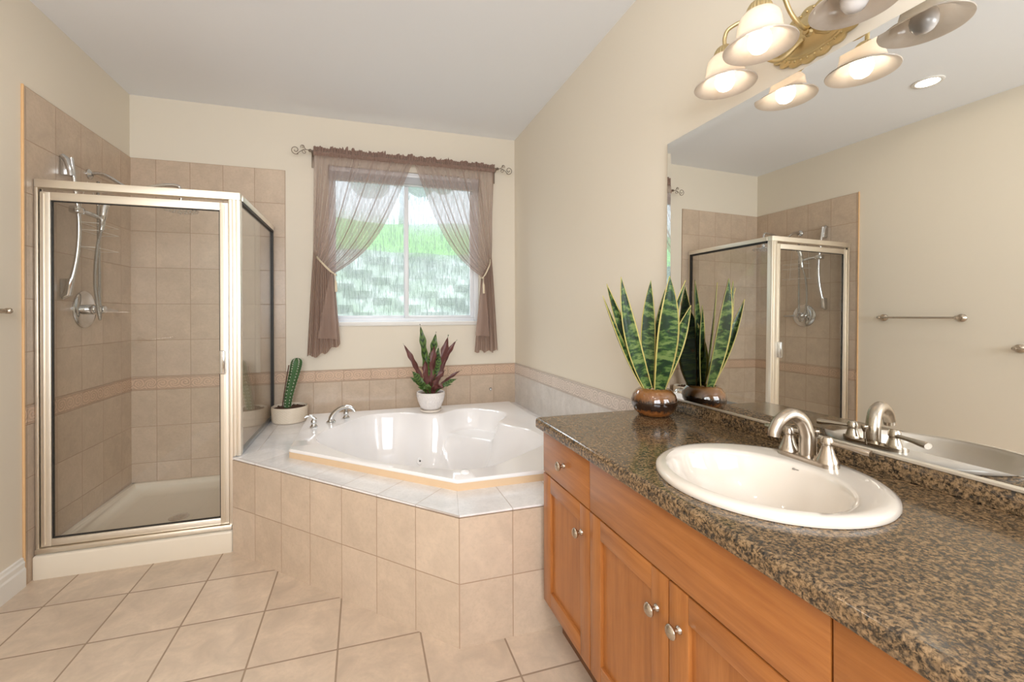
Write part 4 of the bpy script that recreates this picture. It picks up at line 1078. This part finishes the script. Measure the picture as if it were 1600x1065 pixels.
# ------------------------------------------------------------------ plants
def leafmesh(b, base, mid, tip, wd, face, cup=0.25, n=26, wpos=0.45, wav=0.0, twist=0.0, mbase=0.35, ruf=0.0):
    """blade along base->mid->tip; face = vector the blade's front looks to"""
    p0, p1, p2 = Vector(base), Vector(mid), Vector(tip); P = []
    for i in range(n + 1):
        s = i / n
        c = p0 * (1 - s) ** 2 + p1 * 2 * s * (1 - s) + p2 * s * s
        tg = ((p1 - p0) * (1 - s) + (p2 - p1) * s).normalized()
        f = Vector(face).normalized(); f = Matrix.Rotation(twist * s, 3, tg) @ f
        f = (f - tg * f.dot(tg)).normalized(); sd_ = tg.cross(f)
        if s < wpos: w_ = lerp(mbase, 1.0, math.sin(s / wpos * PI / 2))
        else: w_ = max(0.0, 1 - ((s - wpos) / (1 - wpos)) ** 2.0) 
        w_ = max(w_, 0.015) * wd / 2 * (1 + ruf * math.sin(s * 34 + 1))
        row = []
        for j in range(9):
            u = j / 4 - 1
            row.append(c + sd_ * u * w_ + f * (cup * w_ * (u * u) + wav * wd * math.sin(s * 16 + u * 1.5) * abs(u)))
        P.append(row)
    b.grid(P, uv=True); return b
def snake_mat():
    m, nt, out = new_mat('snake_leaf'); g = NG(nt)
    uv = g.n('ShaderNodeUVMap').outputs[0]; sx_ = g.n('ShaderNodeSeparateXYZ'); g.put(sx_.inputs[0], uv)
    u, v = sx_.outputs[0], sx_.outputs[1]
    oc = g.pos()
    n0 = g.noise(oc, 45, 3, 0.6)
    band = g.noise(g.comb(g.m('MULTIPLY', u, 1.1), g.m('ADD', g.m('MULTIPLY', v, 26.0), g.m('MULTIPLY', n0, 1.0)), g.m('MULTIPLY', g.dot(oc, X), 1.5)), 1.0, 3, 0.6, 0.35)
    c = g.ramp(band, [(0.42, (0.010, 0.030, 0.010)), (0.49, (0.026, 0.070, 0.018)), (0.54, (0.085, 0.15, 0.035)), (0.64, (0.19, 0.26, 0.08))])
    ed = g.m('ABSOLUTE', g.m('SUBTRACT', u, 0.5))
    em = g.m('MULTIPLY', g.m('SUBTRACT', g.m('ADD', ed, g.m('MULTIPLY', g.m('SUBTRACT', n0, 0.5), 0.05)), 0.425), 40.0, clamp=True)
    c = g.mix(em, c, (0.60, 0.50, 0.16))
    sp_ = g.m('MULTIPLY', g.m('SUBTRACT', g.noise(oc, 26, 2), 0.68), 14.0, clamp=True)
    c = g.mix(g.m('MULTIPLY', sp_, g.m('MULTIPLY', v, 1.0)), c, (0.42, 0.16, 0.04))
    g.bsdf(out, c, 0.38, spec=0.4); return m
M['snake'] = snake_mat()
def glaze():
    m, nt, out = new_mat('brown_glaze'); g = NG(nt); p = g.n('ShaderNodeTexCoord').outputs['Object']
    z_ = g.dot(p, Z)
    drip = g.noise(g.scale(p, (70, 70, 5)), 1.0, 3, 0.6)
    hh = g.m('ADD', z_, g.m('MULTIPLY', g.m('SUBTRACT', drip, 0.5), 0.05))
    c = g.ramp(g.m('MULTIPLY', hh, 8.0), [(0.0, (0.36, 0.13, 0.03)), (0.16, (0.24, 0.08, 0.018)), (0.26, (0.02, 0.008, 0.004)), (0.50, (0.028, 0.011, 0.005)), (0.62, (0.20, 0.075, 0.018)), (0.85, (0.27, 0.11, 0.028)), (1.0, (0.13, 0.05, 0.02))])
    g.bsdf(out, c, 0.10, coat=0.8, coat_r=0.03); return m
sp0 = (1.158, 1.500, CT)
sn = thing('snake_plant', 'snake plant with banded upright leaves in a glossy brown pot', 'potted plant', sp0)
B().revolve([(0, 0.001), (0.050, 0.001), (0.062, 0.004), (0.078, 0.020), (0.089, 0.045), (0.090, 0.065), (0.083, 0.088), (0.070, 0.104), (0.058, 0.112), (0.050, 0.113), (0.047, 0.109), (0.052, 0.100), (0.060, 0.085), (0.0, 0.084)], sp0, Z, 64).obj('pot', glaze(), sn)
b = B(); rr_ = random.Random(2)
for k in range(26):
    a_ = rr_.uniform(0, 2 * PI); r2 = rr_.uniform(0.022, 0.046)
    b.ball((sp0[0] + r2 * math.cos(a_), sp0[1] + r2 * math.sin(a_), CT + rr_.uniform(0.098, 0.110)), rr_.uniform(0.007, 0.012), 2, (1, 1, 0.7))
tag(b.obj('pebbles', plain('tan_pebbles', (0.52, 0.34, 0.22), 0.5, var=0.3, nsc=40), sn), kind='stuff')
sx_, sy_, sz_ = sp0[0], sp0[1], CT + 0.09
cam_f = Vector((-0.75, -1.0, 0.0))
leaves = [  # base offset, mid, tip, width, face
    ((-0.020, -0.004), (1.040, 1.50, 1.16), (1.003, 1.500, 1.452), 0.060, (-0.5, -1, 0.1), 0.35, 0.2),
    ((-0.030, 0.010), (1.020, 1.52, 1.12), (0.925, 1.51, 1.375), 0.040, (0.3, -1, 0.4), 0.5, 0.4),
    ((-0.012, 0.022), (1.07, 1.54, 1.15), (0.955, 1.53, 1.425), 0.044, (-0.7, -0.6, 0.1), 0.4, 0.0),
    ((-0.010, 0.010), (1.120, 1.50, 1.20), (1.122, 1.470, 1.438), 0.058, (-0.75, -0.85, 0), 0.15, 0.0),
    ((0.002, -0.024), (1.155, 1.400, 1.20), (1.146, 1.388, 1.448), 0.092, (-0.15, -1.0, 0), 0.2, 0.0),
    ((0.022, -0.004), (1.225, 1.47, 1.14), (1.262, 1.405, 1.335), 0.058, (-0.6, -1, 0.3), 0.45, 0.3),
    ((0.030, 0.010), (1.19, 1.50, 1.17), (1.268, 1.440, 1.440), 0.040, (-0.4, -1, 0), 0.5, 0.5),
    ((0.024, 0.012), (1.215, 1.50, 1.10), (1.245, 1.500, 1.330), 0.118, (1.0, -0.85, 0.0), 0.15, 0.0),
    ((0.014, 0.030), (1.19, 1.57, 1.15), (1.200, 1.570, 1.425), 0.070, (1.0, -0.6, 0), 0.2, 0.0),
    ((0.010, 0.012), (1.19, 1.52, 1.16), (1.215, 1.500, 1.405), 0.050, (-0.7, -0.9, 0), 0.25, 0.0)]
for (ox, oy), md, tp, wd, fc_, cup, tw_ in leaves:
    o = leafmesh(B(), (sx_ + ox, sy_ + oy, sz_), md, tp, wd, fc_, cup, 30, 0.5, 0.0, tw_, 0.45).obj('leaf', M['snake'], sn, ang=180)
    so_ = o.modifiers.new('thickness', 'SOLIDIFY'); so_.thickness = 0.003; so_.offset = 0

# rattlesnake plant in white pot on the tub rim
p2 = (0.492, 3.232, ZR + 0.001)
rp_ = thing('rattlesnake_plant', 'purple and green leafy plant in a ribbed white pot on the tub rim', 'potted plant', p2)
def chev(t_, z_): return 0.0042 * abs(math.sin(t_ * 16 + 3.0 * math.sin(z_ * 95))) if 0.026 < z_ < 0.138 else 0
b = B(); pf = [(0, 0.016), (0.058, 0.016), (0.066, 0.022)]
for k in range(24):
    s = k / 23; pf.append((lerp(0.068, 0.103, math.sin(s * PI / 2) ** 0.9), lerp(0.028, 0.140, s)))
pf += [(0.105, 0.146), (0.101, 0.149), (0.096, 0.146), (0.094, 0.130), (0, 0.128)]
b.revolve(pf, p2, Z, 160, rfun=chev)
b.obj('pot', plain('white_ceramic', (0.80, 0.75, 0.72), 0.3, var=0.03), rp_)
B().revolve([(0, 0), (0.068, 0), (0.076, 0.004), (0.082, 0.018), (0.078, 0.020), (0.070, 0.012), (0, 0.012)], p2, Z, 48).obj('saucer', M['porc'], rp_)
B().revolve([(0, 0.137), (0.05, 0.136), (0.0935, 0.131), (0.0935, 0.128)], p2, Z, 40).obj('soil', M['soil'], rp_)
def calathea():
    m, nt, out = new_mat('calathea_leaf'); g = NG(nt)
    uv = g.n('ShaderNodeUVMap').outputs[0]; sx2 = g.n('ShaderNodeSeparateXYZ'); g.put(sx2.inputs[0], uv)
    u, v = sx2.outputs[0], sx2.outputs[1]
    ed = g.m('ABSOLUTE', g.m('SUBTRACT', u, 0.5))
    sp_ = g.m('SINE', g.m('ADD', g.m('MULTIPLY', v, 70.0), g.m('MULTIPLY', ed, -9.0)))
    msk = g.m('MULTIPLY', g.m('MULTIPLY', g.m('SUBTRACT', sp_, 0.1), 3.0, clamp=True), g.m('MULTIPLY', g.m('SUBTRACT', 0.36, ed), 12.0, clamp=True))
    green = g.mix(msk, (0.085, 0.15, 0.03), (0.012, 0.035, 0.010))
    purp = g.mix(g.noise(g.pos(), 50, 3), (0.055, 0.014, 0.013), (0.17, 0.055, 0.045))
    bf = g.n('ShaderNodeNewGeometry').outputs['Backfacing']
    g.bsdf(out, g.mix(bf, green, purp), 0.4); return m
M['cal'] = calathea()
cxp, cyp, czp = p2[0], p2[1], p2[2] + 0.13
F = (0, -1, 0.05); K = (0, 1, 0.05)     # green face towards the room / purple underside towards the room
lv = [((-0.02, 0), (0.455, 3.22, 0.98), (0.412, 3.23, 1.232), 0.056, F, .15), ((-0.03, 0), (0.40, 3.20, 0.90), (0.284, 3.20, 1.090), 0.042, K, .25),
      ((0.0, 0), (0.49, 3.22, 0.98), (0.533, 3.22, 1.172), 0.060, F, .2), ((0.005, -0.01), (0.50, 3.20, 0.90), (0.515, 3.19, 1.080), 0.058, K, .2),
      ((0.02, 0.01), (0.585, 3.24, 0.90), (0.632, 3.24, 1.146), 0.068, K, .3), ((0.02, 0), (0.60, 3.25, 0.98), (0.702, 3.25, 1.105), 0.040, K, .3),
      ((0.01, 0.02), (0.54, 3.27, 0.92), (0.560, 3.27, 1.06), 0.045, F, .2), ((-0.02, -0.01), (0.46, 3.20, 0.84), (0.445, 3.19, 0.965), 0.060, K, .35),
      ((-0.03, -0.02), (0.42, 3.19, 0.80), (0.345, 3.18, 0.885), 0.056, F, .25), ((-0.03, 0), (0.41, 3.22, 0.79), (0.335, 3.23, 0.835), 0.030, F, .25),
      ((0.03, 0), (0.58, 3.20, 0.80), (0.722, 3.18, 0.878), 0.030, K, .3), ((0.03, -0.01), (0.58, 3.20, 0.79), (0.688, 3.17, 0.815), 0.034, F, .3), ((0.03, 0), (0.57, 3.21, 0.78), (0.655, 3.21, 0.765), 0.028, F, .3),
      ((0.01, -0.02), (0.52, 3.18, 0.82), (0.595, 3.17, 0.885), 0.052, K, .3), ((-0.01, -0.03), (0.47, 3.16, 0.80), (0.425, 3.14, 0.748), 0.045, F, .3), ((0.02, -0.03), (0.53, 3.16, 0.80), (0.575, 3.14, 0.750), 0.045, K, .3),
      ((0.0, 0.0), (0.49, 3.20, 0.92), (0.475, 3.20, 1.02), 0.050, F, .3), ((0.01, 0.0), (0.53, 3.20, 0.90), (0.560, 3.19, 0.99), 0.048, F, .3), ((-0.03, -0.01), (0.44, 3.17, 0.77), (0.385, 3.15, 0.765), 0.034, F, .3)]
for (ox, oy), md, tp, wd, fc_, cup in lv:
    leafmesh(B(), (cxp + ox, cyp + oy, czp), md, tp, wd * 0.92, fc_, cup, 34, 0.62, 0.16, 0.35, 0.10, 0.13).obj('leaf', M['cal'], rp_, fix=False, ang=180)

# cactus
p3 = (-0.523, 3.446, DK + 0.0005)
ca = thing('potted_cactus', 'ribbed green cactus with a stick in a wide textured white bowl', 'potted cactus', p3)
def dia(t_, z_): return 0.0042 * abs(math.sin(t_ * 15 + z_ * 180) * math.sin(t_ * 15 - z_ * 180)) if 0.008 < z_ < 0.104 else 0
pf = [(0, 0), (0.122, 0), (0.130, 0.004)] + [(lerp(0.131, 0.137, s / 23), lerp(0.007, 0.106, s / 23)) for s in range(24)] + [(0.138, 0.112), (0.134, 0.114), (0.130, 0.110), (0.128, 0.094), (0, 0.093)]
B().revolve(pf, p3, Z, 200, rfun=dia, sx=0.9, sy=0.9).obj('pot', plain('cream_ceramic', (0.78, 0.68, 0.55), 0.45, var=0.03), ca)
b = B(); P = []
b.revolve([(0, 0.104), (0.04, 0.103), (0.09, 0.100), (0.1275, 0.097), (0.1275, 0.094)], p3, Z, 48, sx=0.9, sy=0.9); rr_ = random.Random(4)
for k in range(70):
    a_ = rr_.uniform(0, 2 * PI); r2 = 0.104 * math.sqrt(rr_.random()); b.ball((p3[0] + r2 * math.cos(a_), p3[1] + r2 * math.sin(a_), p3[2] + 0.102), rr_.uniform(0.004, 0.010), 1)
b.obj('soil', M['soil'], ca)
spine = smoothpath([(-0.540, 3.44, 0.612), (-0.530, 3.44, 0.70), (-0.508, 3.44, 0.80), (-0.486, 3.44, 0.89), (-0.474, 3.44, 0.955), (-0.473, 3.44, 0.985)], 8)
nn = len(spine); b = B(); dots = B(); spk = B(); P = []
for i, c in enumerate(spine):
    s = i / (nn - 1)
    r0 = lerp(0.021, 0.036, min(1, s / 0.7)) if s < 0.7 else 0.036 * math.sqrt(max(0.002, 1 - ((s - 0.7) / 0.3) ** 2.2))
    row = []
    for k in range(49):
        a_ = 2 * PI * k / 48; rb = r0 * (1 + 0.13 * math.cos(a_ * 6))
        row.append((c.x + rb * math.cos(a_), c.y + rb * math.sin(a_), c.z))
    P.append(row)
    if i % 2 == 0 and s < 0.97:
        for k in range(6):
            a_ = 2 * PI * k / 6; rb = r0 * 1.13
            q = Vector((c.x + rb * math.cos(a_), c.y + rb * math.sin(a_), c.z)); dots.ball(q, 0.0040, 1)
            for m_ in range(4):
                d_ = Vector((math.cos(a_ + rr_.uniform(-.8, .8)), math.sin(a_ + rr_.uniform(-.8, .8)), rr_.uniform(-0.5, 0.9))).normalized()
                spk.tube([q, q + d_ * 0.016], [0.0005, 0.0001], 3, cap=False)
b.grid(P); bmesh.ops.remove_doubles(b.bm, verts=b.bm.verts, dist=1e-5)
b.obj('cactus_stem', plain('cactus_green', (0.045, 0.12, 0.035), 0.5, var=0.3, nsc=30), ca, ang=80)
tag(dots.obj('areoles', plain('areole_white', (0.75, 0.75, 0.66), 0.8), ca), kind='stuff')
tag(spk.obj('spines', plain('spine_tan', (0.55, 0.48, 0.36), 0.7), ca), kind='stuff')
B().tube([(-0.575, 3.43, 0.60), (-0.555, 3.43, 0.75), (-0.526, 3.43, 0.934)], 0.0038, 8).obj('stake', plain('dark_stick', (0.10, 0.05, 0.03), 0.7), ca)

for o in scn.objects:
    if '_b' in o: del o['_b']
